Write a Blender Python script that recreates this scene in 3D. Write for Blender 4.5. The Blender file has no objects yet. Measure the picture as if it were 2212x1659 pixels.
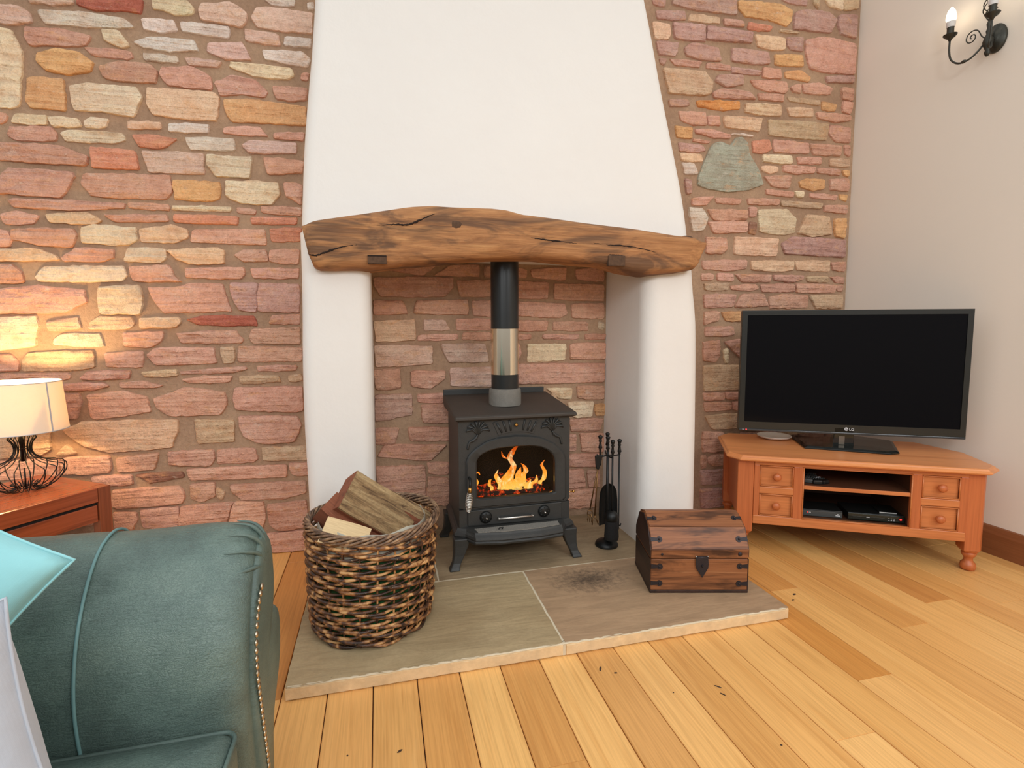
import bpy, bmesh, math, random
from mathutils import Vector, Matrix, noise

R = math.radians
C = bpy.context.scene.collection
scene = bpy.context.scene
random.seed(11)

# ------------------------------------------------------------------ camera
FX, YAW, PITCH, ROLL, CX, CY = 1136.02064, -0.247211417, 0.0888354286, 0.00265847455, 1106.97214, 801.397182
cam_d = bpy.data.cameras.new('camera')
cam = bpy.data.objects.new('camera', cam_d)
C.objects.link(cam)
scene.camera = cam
cam_d.sensor_fit = 'HORIZONTAL'
cam_d.sensor_width = 36.0
cam_d.lens = FX / 2212 * 36
cam_d.shift_x = (1106 - CX) / 2212
cam_d.shift_y = (CY - 829.5) / 2212
cam_d.clip_start = 0.05
fw = Vector((-math.sin(YAW) * math.cos(PITCH), math.cos(YAW) * math.cos(PITCH), -math.sin(PITCH)))
rt = Vector((math.cos(YAW), math.sin(YAW), 0))
dn = fw.cross(rt)
r2 = math.cos(ROLL) * rt + math.sin(ROLL) * dn
d2 = -math.sin(ROLL) * rt + math.cos(ROLL) * dn
m = Matrix((r2, -d2, -fw)).transposed().to_4x4()
m.translation = Vector((0, 0, 1.25))
cam.matrix_world = m

# ------------------------------------------------------------------ world and light
scene.view_settings.view_transform = 'Standard'
scene.view_settings.look = 'None'
scene.view_settings.gamma = 1.0
scene.view_settings.use_curve_mapping = False
scene.view_settings.exposure = -0.22
w = bpy.data.worlds.new('room_light')
scene.world = w
w.use_nodes = True
bgn = w.node_tree.nodes['Background']
bgn.inputs[0].default_value = (0.95, 0.975, 1.0, 1)
bgn.inputs[1].default_value = 1.0
_wt = w.node_tree
_tc = _wt.nodes.new('ShaderNodeTexCoord'); _sp = _wt.nodes.new('ShaderNodeSeparateXYZ'); _rp = _wt.nodes.new('ShaderNodeValToRGB'); _mr = _wt.nodes.new('ShaderNodeMapRange')
_mr.inputs['From Min'].default_value = -1; _mr.inputs['From Max'].default_value = 1
_wt.links.new(_tc.outputs['Generated'], _sp.inputs[0]); _wt.links.new(_sp.outputs['Z'], _mr.inputs['Value']); _wt.links.new(_mr.outputs[0], _rp.inputs['Fac'])
# ramp for unseen floor, walls and pale ceiling, shaped to deepen shade under furniture
_e = _rp.color_ramp.elements; _e[0].position = 0.42; _e[0].color = (0.24, 0.20, 0.16, 1); _e[1].position = 0.82; _e[1].color = (1.12, 1.14, 1.16, 1)
_m = _e.new(0.52); _m.color = (0.60, 0.60, 0.60, 1)
_wt.links.new(_rp.outputs['Color'], bgn.inputs[0])

def area(name, loc, target, size, power, col, sy=None):
    l = bpy.data.lights.new(name, 'AREA')
    l.energy = power; l.color = col; l.size = size
    if sy: l.shape = 'RECTANGLE'; l.size_y = sy
    o = bpy.data.objects.new(name, l); C.objects.link(o)
    o.location = loc
    o.rotation_euler = (Vector(target) - Vector(loc)).to_track_quat('-Z', 'Y').to_euler()
    return o
area('window_light', (-0.6, -2.4, 3.1), (0.7, 2.9, 0.9), 1.1, 62, (0.96, 0.98, 1.0), 1.0)
area('window_light', (2.4, -2.0, 3.0), (2.4, 1.8, 0.6), 1.6, 60, (0.95, 0.98, 1.0), 1.2)
area('window_light', (-2.4, -1.6, 2.4), (-0.4, 1.6, 0.6), 1.6, 24, (0.93, 0.97, 1.0), 1.4)

# ------------------------------------------------------------------ helpers
def srgb(r, g, b):
    f = lambda v: (v / 255 / 12.92) if v / 255 <= 0.04045 else ((v / 255 + 0.055) / 1.055) ** 2.4
    return (f(r), f(g), f(b), 1.0)

class NT:
    def __init__(s, name):
        s.m = bpy.data.materials.new(name); s.m.use_nodes = True
        s.t = s.m.node_tree; s.b = s.t.nodes['Principled BSDF']; s.out = s.t.nodes['Material Output']
    def n(s, typ, **kw):
        x = s.t.nodes.new(typ)
        for k, v in kw.items():
            if k.startswith('_'): setattr(x, k[1:], v)
            else:
                key = k.replace('__', ' ')
                x.inputs[key].default_value = v
        return x
    def l(s, a, b): s.t.links.new(a, b)
    def set(s, **kw):
        for k, v in kw.items(): s.b.inputs[k.replace('_', ' ')].default_value = v
    def coord(s, scale=(1, 1, 1), rot=(0, 0, 0), rnd=False):
        tc = s.n('ShaderNodeTexCoord'); mp = s.n('ShaderNodeMapping')
        mp.inputs['Scale'].default_value = scale; mp.inputs['Rotation'].default_value = rot
        s.l(tc.outputs['Object'], mp.inputs['Vector'])
        if rnd:
            oi = s.n('ShaderNodeObjectInfo'); ml = s.n('ShaderNodeMath', _operation='MULTIPLY'); ml.inputs[1].default_value = 37.0
            s.l(oi.outputs['Random'], ml.inputs[0]); s.l(ml.outputs[0], mp.inputs['Location'])
        return mp.outputs['Vector']
    def noise(s, vec, scale, detail=4, rough=0.55, dist=0.0):
        x = s.n('ShaderNodeTexNoise'); x.inputs['Scale'].default_value = scale; x.inputs['Detail'].default_value = detail
        x.inputs['Roughness'].default_value = rough; x.inputs['Distortion'].default_value = dist
        s.l(vec, x.inputs['Vector']); return x.outputs['Fac']
    def ramp(s, fac, stops, interp='LINEAR'):
        x = s.n('ShaderNodeValToRGB'); x.color_ramp.interpolation = interp
        el = x.color_ramp.elements
        while len(el) < len(stops): el.new(0.5)
        for e, (p, c) in zip(el, stops):
            e.position = p; e.color = c if len(c) == 4 else (*c, 1)
        s.l(fac, x.inputs['Fac']); return x.outputs['Color']
    def mix(s, fac, a, b, typ='MIX'):
        x = s.n('ShaderNodeMix', _data_type='RGBA', _blend_type=typ)
        for v, i in ((fac, 0), (a, 6), (b, 7)):
            if isinstance(v, (int, float)): x.inputs[i].default_value = v
            elif isinstance(v, tuple): x.inputs[i].default_value = v
            else: s.l(v, x.inputs[i])
        return x.outputs[2]
    def bump(s, h, strength=0.3, dist=0.01, prev=None):
        x = s.n('ShaderNodeBump'); x.inputs['Strength'].default_value = strength; x.inputs['Distance'].default_value = dist
        s.l(h, x.inputs['Height'])
        if prev is not None: s.l(prev, x.inputs['Normal'])
        s.l(x.outputs['Normal'], s.b.inputs['Normal']); return x.outputs['Normal']
    def col(s, c): s.l(c, s.b.inputs['Base Color'])

G = lambda v: (v, v, v, 1)
def plain(name, c, rough=0.5, metal=0.0, nscale=60, namp=0.12, bump=0.0, bscale=200, **kw):
    t = NT(name); v = t.coord()
    f = t.noise(v, nscale, 3)
    t.col(t.mix(f, tuple(x * (1 - namp) for x in c[:3]) + (1,), tuple(min(1, x * (1 + namp)) for x in c[:3]) + (1,)))
    t.set(Roughness=rough, Metallic=metal, **kw)
    if bump: t.bump(t.noise(v, bscale, 3), bump, 0.003)
    return t.m

def stone_mat(name, rnd=True):
    t = NT(name); oi = t.n('ShaderNodeObjectInfo')
    v = t.coord((1, 1, 1), rnd=rnd); vs = t.coord((2.2, 2.2, 34), (0, 0.03, 0), rnd=rnd)
    n1 = t.noise(v, 9, 4, 0.6); st = t.noise(vs, 1.3, 3, 0.5, 0.6); n2 = t.noise(v, 130, 4, 0.7); n3 = t.noise(v, 30, 5, 0.65)
    c = t.mix(1.0, oi.outputs['Color'], t.ramp(st, [(0.3, (0.86, 0.80, 0.78)), (0.5, (1, 1, 1)), (0.7, (1.05, 1.07, 1.08))]), 'MULTIPLY')
    c = t.mix(1.0, c, t.ramp(n1, [(0.3, (0.92, 0.86, 0.82)), (0.5, (1, 1, 1)), (0.72, (1.02, 1.09, 1.08))]), 'MULTIPLY')
    bl = t.noise(t.coord((1, 1, 2.2), rnd=rnd), 11, 4, 0.65, 0.6)
    c = t.mix(t.ramp(bl, [(0.55, G(0)), (0.72, G(0.5))]), c, srgb(226, 168, 116))
    bl2 = t.noise(t.coord((1, 1, 1.6), (0.4, 0, 0.3), rnd=rnd), 17, 4, 0.7)
    c = t.mix(t.ramp(bl2, [(0.60, G(0)), (0.76, G(0.45))]), c, srgb(236, 220, 202))
    c = t.mix(1.0, c, t.ramp(n3, [(0.25, (0.82, 0.80, 0.78)), (0.5, (1, 1, 1)), (0.75, (1.1, 1.1, 1.1))]), 'MULTIPLY')
    c = t.mix(1.0, c, t.ramp(n2, [(0.3, (0.86, 0.85, 0.84)), (0.6, (1.06, 1.06, 1.06))]), 'MULTIPLY')
    t.col(c); t.set(Roughness=0.92, Specular_IOR_Level=0.15)
    pass; b1 = t.bump(n3, 0.8, 0.022); b2 = t.bump(st, 0.7, 0.02, b1); t.bump(n2, 0.5, 0.004, b2)
    return t.m

def wood_mat(name, base, dark, light, axis='X', scale=1.0, rough=0.4, grain=0.5, use_obj=False, knots=0.0, rnd=True, bumpk=0.15, spec=0.5, blot=0.0, coat=0.0):
    """long grain along axis, colour base with darker and lighter figure"""
    t = NT(name)
    k = {'X': (0.6, 14, 14), 'Y': (14, 0.6, 14), 'Z': (14, 14, 0.6)}[axis]
    v = t.coord(tuple(q * scale for q in k), rnd=rnd)
    g = t.noise(v, 1.6, 5, 0.6, 1.2); k2 = tuple(q * (5 if q > 1 else 3) for q in k)
    vf = t.coord(tuple(q * scale for q in k2), rnd=rnd); f = t.noise(vf, 2.2, 3, 0.6)
    c = t.ramp(g, [(0.25, dark), (0.48, base), (0.62, base), (0.82, light)])
    c = t.mix(grain, base, c)
    c = t.mix(1.0, c, t.ramp(f, [(0.3, (0.86, 0.83, 0.8)), (0.62, (1.04, 1.04, 1.04))]), 'MULTIPLY')
    if use_obj:
        oi = t.n('ShaderNodeObjectInfo'); c = t.mix(1.0, c, oi.outputs['Color'], 'MULTIPLY')
    if blot:
        bl = t.noise(t.coord(tuple(q * scale for q in {'X': (1.2, 5, 5), 'Y': (5, 1.2, 5), 'Z': (5, 5, 1.2)}[axis]), rnd=rnd), 1.5, 4, 0.6, 0.8)
        c = t.mix(t.ramp(bl, [(0.52, G(0)), (0.64, G(blot))]), c, tuple(x * 0.22 for x in dark[:3]) + (1,))
    if knots:
        kv = t.coord({'X': (1.1, 7, 7), 'Y': (7, 1.1, 7), 'Z': (7, 7, 1.1)}[axis], rnd=rnd)
        vo = t.n('ShaderNodeTexVoronoi'); vo.inputs['Scale'].default_value = 1.0; t.l(kv, vo.inputs['Vector'])
        sep = t.n('ShaderNodeSeparateColor'); t.l(vo.outputs['Color'], sep.inputs[0])
        gate = t.n('ShaderNodeMath', _operation='GREATER_THAN'); gate.inputs[1].default_value = 1 - knots; t.l(sep.outputs[0], gate.inputs[0])
        dk = t.ramp(vo.outputs['Distance'], [(0.03, G(1)), (0.085, G(0.45)), (0.13, G(0))])
        mm = t.n('ShaderNodeMath', _operation='MULTIPLY'); t.l(gate.outputs[0], mm.inputs[0]); t.l(dk, mm.inputs[1])
        c = t.mix(mm.outputs[0], c, (0.05, 0.022, 0.01, 1))
    t.col(c); t.set(Roughness=rough, Specular_IOR_Level=spec, Coat_Weight=coat, Coat_Roughness=0.15)
    t.bump(f, bumpk, 0.002)
    return t.m

# ---- mesh collector
ORG = {}
class MB:
    def __init__(s): s.v = []; s.f = []
    def add(s, vs, fs):
        o = len(s.v); s.v += [tuple(p) for p in vs]; s.f += [tuple(i + o for i in f) for f in fs]; return s
    def box(s, x0, x1, y0, y1, z0, z1):
        return s.add([(x0,y0,z0),(x1,y0,z0),(x1,y1,z0),(x0,y1,z0),(x0,y0,z1),(x1,y0,z1),(x1,y1,z1),(x0,y1,z1)],
                     [(3,2,1,0),(4,5,6,7),(0,1,5,4),(1,2,6,5),(2,3,7,6),(3,0,4,7)])
    def loft(s, rings, close=True, cap=True):
        n = len(rings[0]); vs = [p for r in rings for p in r]; fs = []
        for i in range(len(rings) - 1):
            for j in range(n if close else n - 1):
                k = (j + 1) % n
                fs.append((i*n+j, i*n+k, (i+1)*n+k, (i+1)*n+j))
        if cap and close:
            fs.append(tuple(reversed(range(n)))); fs.append(tuple((len(rings)-1)*n + j for j in range(n)))
        return s.add(vs, fs)
    def tube(s, pts, r, seg=8, closed=False, cap=True):
        pts = [Vector(p) for p in pts]; n = len(pts); rs = r if isinstance(r, (list, tuple)) else [r]*n
        rings = []; up = None
        for i, p in enumerate(pts):
            if closed: d = pts[(i+1) % n] - pts[i-1]
            else: d = pts[min(i+1, n-1)] - pts[max(i-1, 0)]
            if d.length < 1e-9: d = Vector((0, 0, 1))
            d.normalize()
            if up is None:
                up = d.orthogonal().normalized()
            else:
                up = up - d * up.dot(d)
                if up.length < 1e-6: up = d.orthogonal()
                up.normalize()
            b = d.cross(up)
            rings.append([tuple(p + (up*math.cos(2*math.pi*j/seg) + b*math.sin(2*math.pi*j/seg)) * rs[i]) for j in range(seg)])
        if closed: rings.append(rings[0])
        return s.loft(rings, True, cap and not closed)
    def lathe(s, prof, c=(0, 0, 0), seg=20, axis='Z', cap=True):
        rings = []
        for r, h in prof:
            ring = []
            for j in range(seg):
                a = 2*math.pi*j/seg; x, y = r*math.cos(a), r*math.sin(a)
                q = {'Z': (x, y, h), 'Y': (x, h, y), 'X': (h, x, y)}[axis]
                ring.append((c[0]+q[0], c[1]+q[1], c[2]+q[2]))
            rings.append(ring)
        return s.loft(rings, True, cap)
    def prism(s, poly, a, b, plane='XZ'):
        """extrude a 2D polygon; XZ runs along Y from a to b, XY along Z, YZ along X"""
        f = {'XZ': lambda p, d: (p[0], d, p[1]), 'XY': lambda p, d: (p[0], p[1], d), 'YZ': lambda p, d: (d, p[0], p[1])}[plane]
        return s.loft([[f(p, a) for p in poly], [f(p, b) for p in poly]])
    def ball(s, c, r, sx=1, sy=1, sz=1, seg=12, rings=8):
        pr = [(max(r*math.sin(math.pi*i/rings), 1e-4), -r*math.cos(math.pi*i/rings)) for i in range(rings+1)]
        o = len(s.v); s.lathe(pr, (0, 0, 0), seg)
        s.v[o:] = [(c[0]+x*sx, c[1]+y*sy, c[2]+z*sz) for x, y, z in s.v[o:]]
        return s
    def xf(s, M, start=0):
        s.v[start:] = [tuple(M @ Vector(p)) for p in s.v[start:]]; return s
    def build(s, name, mat, parent=None, smooth=False, bevel=0, seg=2, org=None, world=False, sub=0, auto=None):
        me = bpy.data.meshes.new(name)
        if org is None: org = ORG.get(parent.name, Vector((0, 0, 0))) if parent else Vector((0, 0, 0))
        org = Vector(org)
        me.from_pydata([tuple(Vector(p) - org) for p in s.v], [], s.f); me.validate()
        bm = bmesh.new(); bm.from_mesh(me); bmesh.ops.recalc_face_normals(bm, faces=bm.faces); bm.to_mesh(me); bm.free()
        me.materials.append(mat)
        o = bpy.data.objects.new(name, me); C.objects.link(o)
        if parent:
            o.parent = parent; ORG[o.name] = org
            po = ORG.get(parent.name, Vector((0, 0, 0)))
            if parent.type == 'MESH' and parent.get('_c'): pass
            o.location = org - po if (org - po).length > 1e-9 else (0, 0, 0)
        else:
            o.location = org; ORG[o.name] = org
        if smooth:
            for p in me.polygons: p.use_smooth = True
            if auto:
                try: me.set_sharp_from_angle(angle=R(auto))
                except Exception: pass
        if bevel:
            b = o.modifiers.new('bevel', 'BEVEL'); b.width = bevel; b.segments = seg; b.limit_method = 'ANGLE'; b.angle_limit = R(40)
            b.harden_normals = False
        if sub:
            m_ = o.modifiers.new('sub', 'SUBSURF'); m_.levels = sub; m_.render_levels = sub
        return o

def tag(o, label=None, cat=None, group=None, kind=None):
    if label: o['label'] = label
    if cat: o['category'] = cat
    if group: o['group'] = group
    if kind: o['kind'] = kind
    return o
def thing(name, label, cat, loc=(0, 0, 0), rz=0.0, group=None, local=False):
    o = bpy.data.objects.new(name, None); C.objects.link(o); o.location = loc; o.rotation_euler = (0, 0, rz)
    o.empty_display_size = 0.05
    ORG[o.name] = Vector((0, 0, 0)) if local else Vector(loc)
    return tag(o, label, cat, group)
def interp(tab, x):
    if x <= tab[0][0]: return tab[0][1]
    for (a, p), (b, q) in zip(tab, tab[1:]):
        if x <= b:
            t = (x - a) / (b - a); t = t
            return p + (q - p) * t
    return tab[-1][1]
def smoothtab(tab, x):
    if x <= tab[0][0]: return tab[0][1]
    if x >= tab[-1][0]: return tab[-1][1]
    for i in range(len(tab) - 1):
        if tab[i][0] <= x <= tab[i+1][0]:
            p1, p2 = tab[i], tab[i+1]; p0 = tab[max(i-1, 0)]; p3 = tab[min(i+2, len(tab)-1)]
            t = (x - p1[0]) / (p2[0] - p1[0]); h = p2[0] - p1[0]
            m1 = (p2[1]-p0[1])/(p2[0]-p0[0]) if p2[0] != p0[0] else 0
            m2 = (p3[1]-p1[1])/(p3[0]-p1[0]) if p3[0] != p1[0] else 0
            return ((2*t**3-3*t*t+1)*p1[1] + (t**3-2*t*t+t)*h*m1 + (-2*t**3+3*t*t)*p2[1] + (t**3-t*t)*h*m2)
def bez(pts, n=24):
    """catmull rom through points"""
    P = [Vector(p) for p in pts]; out = []
    for i in range(len(P)-1):
        p0 = P[max(i-1, 0)]; p1 = P[i]; p2 = P[i+1]; p3 = P[min(i+2, len(P)-1)]
        k = max(2, n // (len(P)-1))
        for j in range(k):
            t = j / k
            out.append(0.5*((2*p1) + (p2-p0)*t + (2*p0-5*p1+4*p2-p3)*t*t + (3*p1-p0-3*p2+p3)*t**3))
    out.append(P[-1]); return [tuple(q) for q in out]
# ------------------------------------------------------------------ materials
M = {}
t = NT('mortar'); v = t.coord()
a = t.noise(v, 3, 4); b = t.noise(v, 60, 5, 0.7); c_ = t.noise(v, 240, 3, 0.7)
t.col(t.mix(1.0, t.ramp(a, [(0.3, srgb(168, 136, 112)), (0.6, srgb(190, 158, 130))]), t.ramp(b, [(0.3, (0.85, 0.84, 0.82)), (0.65, (1.06, 1.06, 1.05))]), 'MULTIPLY'))
t.set(Roughness=0.95, Specular_IOR_Level=0.1); b1 = t.bump(b, 0.6, 0.012); t.bump(c_, 0.3, 0.003, b1); M['mortar'] = t.m
M['stone'] = stone_mat('sandstone')
t = NT('white_plaster'); v = t.coord(); a = t.noise(v, 2.2, 3); b = t.noise(v, 14, 3); c_ = t.noise(v, 120, 3)
t.col(t.mix(a, srgb(234, 229, 222), srgb(240, 236, 229))); t.set(Roughness=0.85, Specular_IOR_Level=0.2)
b1 = t.bump(b, 0.12, 0.02); t.bump(c_, 0.12, 0.002, b1); M['plaster'] = t.m
t = NT('cream_wall_paint'); v = t.coord(); a = t.noise(v, 1.5, 3); c_ = t.noise(v, 160, 3)
t.col(t.mix(a, srgb(234, 224, 210), srgb(238, 229, 216))); t.set(Roughness=0.85, Specular_IOR_Level=0.2); t.bump(c_, 0.1, 0.002); M['cream'] = t.m
M['plank'] = wood_mat('oak_plank', srgb(240, 192, 126), srgb(210, 152, 86), srgb(250, 212, 154), 'Y', 1.0, 0.36, 0.55, True, 0.035, bumpk=0.06, spec=0.45)
M['gap'] = plain('dark_gap', srgb(70, 42, 22), 0.9)
t = NT('hearth_flagstone'); oi = t.n('ShaderNodeObjectInfo'); v = t.coord(rnd=True); vs = t.coord((2, 11, 2), (0, 0, R(28)), rnd=True)
a = t.noise(v, 3.5, 4); s1 = t.noise(vs, 2.2, 5, 0.6, 0.7); b = t.noise(v, 70, 4, 0.7); spt = t.noise(v, 16, 3)
c = t.mix(1.0, oi.outputs['Color'], t.ramp(a, [(0.3, (0.84, 0.80, 0.76)), (0.65, (1.08, 1.08, 1.08))]), 'MULTIPLY')
c = t.mix(1.0, c, t.ramp(s1, [(0.35, (0.86, 0.86, 0.84)), (0.6, (1.05, 1.05, 1.03))]), 'MULTIPLY')
c = t.mix(1.0, c, t.ramp(b, [(0.3, (0.93, 0.92, 0.9)), (0.6, (1.03, 1.03, 1.03))]), 'MULTIPLY')
c = t.mix(t.ramp(spt, [(0.74, G(0)), (0.79, G(0.7))]), c, srgb(60, 52, 40))
t.col(c); t.set(Roughness=0.55, Specular_IOR_Level=0.35); b1 = t.bump(s1, 0.35, 0.012); t.bump(b, 0.2, 0.002, b1); M['flag'] = t.m
t = NT('flagstone_soot'); v = t.coord(); n_ = t.noise(v, 7, 5, 0.7); n2 = t.noise(v, 45, 4, 0.8)
tc = t.n('ShaderNodeTexCoord'); gr = t.n('ShaderNodeMapping'); gr.inputs['Location'].default_value = (-0.93*2.3, -2.23*3.4, 0); gr.inputs['Scale'].default_value = (2.3, 3.4, 0)
t.l(tc.outputs['Object'], gr.inputs['Vector']); ln = t.n('ShaderNodeVectorMath', _operation='LENGTH'); t.l(gr.outputs[0], ln.inputs[0])
sb = t.n('ShaderNodeMath', _operation='MULTIPLY_ADD'); sb.inputs[1].default_value = 1.1; t.l(n2, sb.inputs[0]); t.l(ln.outputs['Value'], sb.inputs[2])
sc_ = t.ramp(sb.outputs[0], [(0.55, G(0.8)), (1.0, G(0))])
s1 = t.noise(t.coord((2, 11, 2), (0, 0, R(28))), 2.2, 5, 0.6, 0.7)
c = t.mix(n_, srgb(156, 126, 98), srgb(184, 154, 122)); c = t.mix(1.0, c, t.ramp(s1, [(0.35, (0.88, 0.88, 0.86)), (0.6, (1.05, 1.05, 1.03))]), 'MULTIPLY')
t.col(t.mix(sc_, c, srgb(52, 46, 42))); t.set(Roughness=0.55, Specular_IOR_Level=0.35); t.bump(s1, 0.3, 0.012); M['flag_soot'] = t.m
M['flag_edge'] = plain('sandstone_edge', srgb(224, 194, 150), 0.85, nscale=26, namp=0.28, bump=0.7, bscale=60)
M['grout'] = plain('pale_grout', srgb(214, 200, 172), 0.9, bump=0.3)
# old oak beam
t = NT('old_oak'); v = t.coord((1.1, 9, 12), (0, 0, 0)); g = t.noise(v, 1.8, 6, 0.62, 1.6); fine = t.noise(t.coord((3, 60, 80)), 2, 3, 0.6); big = t.noise(t.coord((1.3, 2, 5)), 1.9, 4, 0.6, 1.0)
c = t.ramp(g, [(0.25, srgb(128, 88, 58)), (0.42, srgb(166, 116, 76)), (0.6, srgb(186, 134, 88)), (0.8, srgb(206, 158, 106))])
c = t.mix(t.ramp(big, [(0.47, G(0)), (0.60, G(0.8))]), c, srgb(98, 74, 58))
c = t.mix(1.0, c, t.ramp(fine, [(0.3, (0.8, 0.78, 0.76)), (0.65, (1.08, 1.08, 1.08))]), 'MULTIPLY')
t.col(c); t.set(Roughness=0.7, Specular_IOR_Level=0.25); b1 = t.bump(g, 0.45, 0.012); t.bump(fine, 0.35, 0.004, b1); M['oak_beam'] = t.m
M['crack'] = plain('dark_crack', srgb(38, 24, 16), 0.95)
M['mortise'] = plain('mortise_wood', srgb(88, 64, 46), 0.9, nscale=70, namp=0.55, bump=0.5, bscale=80)  # recess shade of the mortise holes put into the colour; knots share it
M['iron'] = plain('cast_iron', srgb(58, 58, 56), 0.48, 0.25, nscale=30, namp=0.18, bump=0.25, bscale=260)
M['iron_top'] = plain('cast_iron_top', srgb(66, 60, 54), 0.62, 0.1, nscale=12, namp=0.2, bump=0.2, bscale=220)
M['iron_dark'] = plain('black_iron', srgb(30, 31, 30), 0.42, 0.4, nscale=60, namp=0.2, bump=0.15)
M['flue'] = plain('flue_enamel', srgb(38, 40, 40), 0.3, 0.2, nscale=20, namp=0.08)
M['chrome'] = plain('chrome', srgb(226, 214, 192), 0.12, 1.0, nscale=3, namp=0.03)
M['steel'] = plain('bright_steel', srgb(232, 228, 220), 0.36, 1.0, nscale=40, namp=0.05)
M['brass'] = plain('brass', srgb(196, 150, 84), 0.3, 1.0, nscale=60, namp=0.1)
M['bronze'] = plain('antique_bronze', srgb(128, 96, 62), 0.42, 0.9, nscale=60, namp=0.2)
M['cement'] = plain('fire_cement', srgb(120, 116, 108), 0.85, 0, nscale=50, namp=0.2, bump=0.5)
M['soot'] = plain('soot_black', srgb(22, 18, 16), 0.95)
M['ash'] = plain('ash', srgb(128, 124, 116), 0.95, nscale=240, namp=0.5, bump=0.8, bscale=300)
t = NT('stove_glass'); t.set(Base_Color=(1, 0.97, 0.93, 1), Roughness=0.02, Transmission_Weight=1.0, IOR=1.15, Specular_IOR_Level=0.3); M['glass'] = t.m
def flame_mat():
    t = NT('flame'); t.t.nodes.remove(t.b)
    tc = t.n('ShaderNodeTexCoord'); sp = t.n('ShaderNodeSeparateXYZ'); t.l(tc.outputs['Object'], sp.inputs[0])
    n_ = t.noise(t.coord((10, 10, 5)), 2.4, 4, 0.6, 1.5)
    ad = t.n('ShaderNodeMath', _operation='MULTIPLY_ADD'); ad.inputs[1].default_value = 0.12; t.l(n_, ad.inputs[0]); t.l(sp.outputs['Z'], ad.inputs[2])
    c = t.ramp(ad.outputs[0], [(0.44, (1.0, 0.66, 0.13)), (0.50, (1.0, 0.46, 0.05)), (0.57, (1.0, 0.22, 0.015)), (0.66, (0.45, 0.05, 0.004))])
    c = t.mix(t.ramp(n_, [(0.34, G(0.8)), (0.50, G(0))]), c, (1.0, 0.20, 0.01, 1))
    c = t.mix(t.ramp(n_, [(0.53, G(0)), (0.64, G(0.8))]), c, (1.0, 0.80, 0.36, 1))
    em = t.n('ShaderNodeEmission'); em.inputs['Strength'].default_value = 1.25; t.l(c, em.inputs['Color'])
    tr = t.n('ShaderNodeBsdfTransparent'); mx = t.n('ShaderNodeMixShader')
    t.l(t.ramp(t.noise(t.coord((14, 14, 6)), 2.0, 3, 0.6, 2.0), [(0.33, G(0.15)), (0.52, G(0.95))]), mx.inputs[0]); t.l(tr.outputs[0], mx.inputs[1]); t.l(em.outputs[0], mx.inputs[2])
    t.l(mx.outputs[0], t.out.inputs['Surface']); return t.m
M['flame'] = flame_mat()
t = NT('embers'); n_ = t.noise(t.coord(), 55, 4, 0.7)
t.col(srgb(26, 16, 12)) if False else None
t.set(Base_Color=srgb(24, 16, 12), Roughness=0.95)
t.l(t.ramp(n_, [(0.52, (0, 0, 0)), (0.58, (0.5, 0.02, 0.0)), (0.70, (1.0, 0.16, 0.01))]), t.b.inputs['Emission Color']); t.b.inputs['Emission Strength'].default_value = 1.0; M['ember'] = t.m

# leather
t = NT('green_leather'); v = t.coord(); a = t.noise(v, 7, 4, 0.6); f = t.noise(v, 38, 4, 0.7)
vo = t.n('ShaderNodeTexVoronoi', _feature='DISTANCE_TO_EDGE'); vo.inputs['Scale'].default_value = 170; 
wv = t.mix(0.06, v, t.n('ShaderNodeTexNoise', Scale=25.0).outputs['Color']); t.l(wv, vo.inputs['Vector'])
wr = t.noise(t.coord((5, 30, 30), (0.3, 0.2, 0.5)), 3.5, 4, 0.6, 1.8)
c = t.ramp(a, [(0.30, srgb(82, 98, 92)), (0.5, srgb(96, 115, 107)), (0.70, srgb(110, 128, 118))])
c = t.mix(1.0, c, t.ramp(vo.outputs['Distance'], [(0.0, (0.7, 0.72, 0.72)), (0.12, (1.05, 1.05, 1.05))]), 'MULTIPLY')
t.col(c); t.set(Roughness=0.41, Specular_IOR_Level=0.5)
b1 = t.bump(t.ramp(vo.outputs['Distance'], [(0, G(0)), (0.2, G(1))]), 0.25, 0.0015); t.bump(wr, 0.35, 0.006, b1); M['leather'] = t.m
M['piping'] = plain('teal_piping', srgb(106, 144, 144), 0.5)
def cloth(name, c, sc=500):
    t = NT(name); v = t.coord(); w1 = t.n('ShaderNodeTexWave', _bands_direction='X'); w1.inputs['Scale'].default_value = sc/3; t.l(v, w1.inputs['Vector'])
    w2 = t.n('ShaderNodeTexWave', _bands_direction='Z'); w2.inputs['Scale'].default_value = sc/3; t.l(v, w2.inputs['Vector'])
    f = t.mix(0.5, w1.outputs['Color'], w2.outputs['Color']); n_ = t.noise(v, 12, 3)
    t.col(t.mix(n_, tuple(x*0.9 for x in c[:3]) + (1,), tuple(min(1, x*1.08) for x in c[:3]) + (1,)))
    t.set(Roughness=0.9, Specular_IOR_Level=0.15, Sheen_Weight=0.3); b_ = t.bump(f, 0.12, 0.001); t.bump(n_, 0.2, 0.02, b_); return t.m
M['teal'] = cloth('teal_cotton', srgb(150, 208, 212)); M['grey_cloth'] = cloth('pale_grey_linen', srgb(184, 188, 196))
M['nail'] = plain('nail_brass', srgb(196, 180, 156), 0.3, 1.0)
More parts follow.
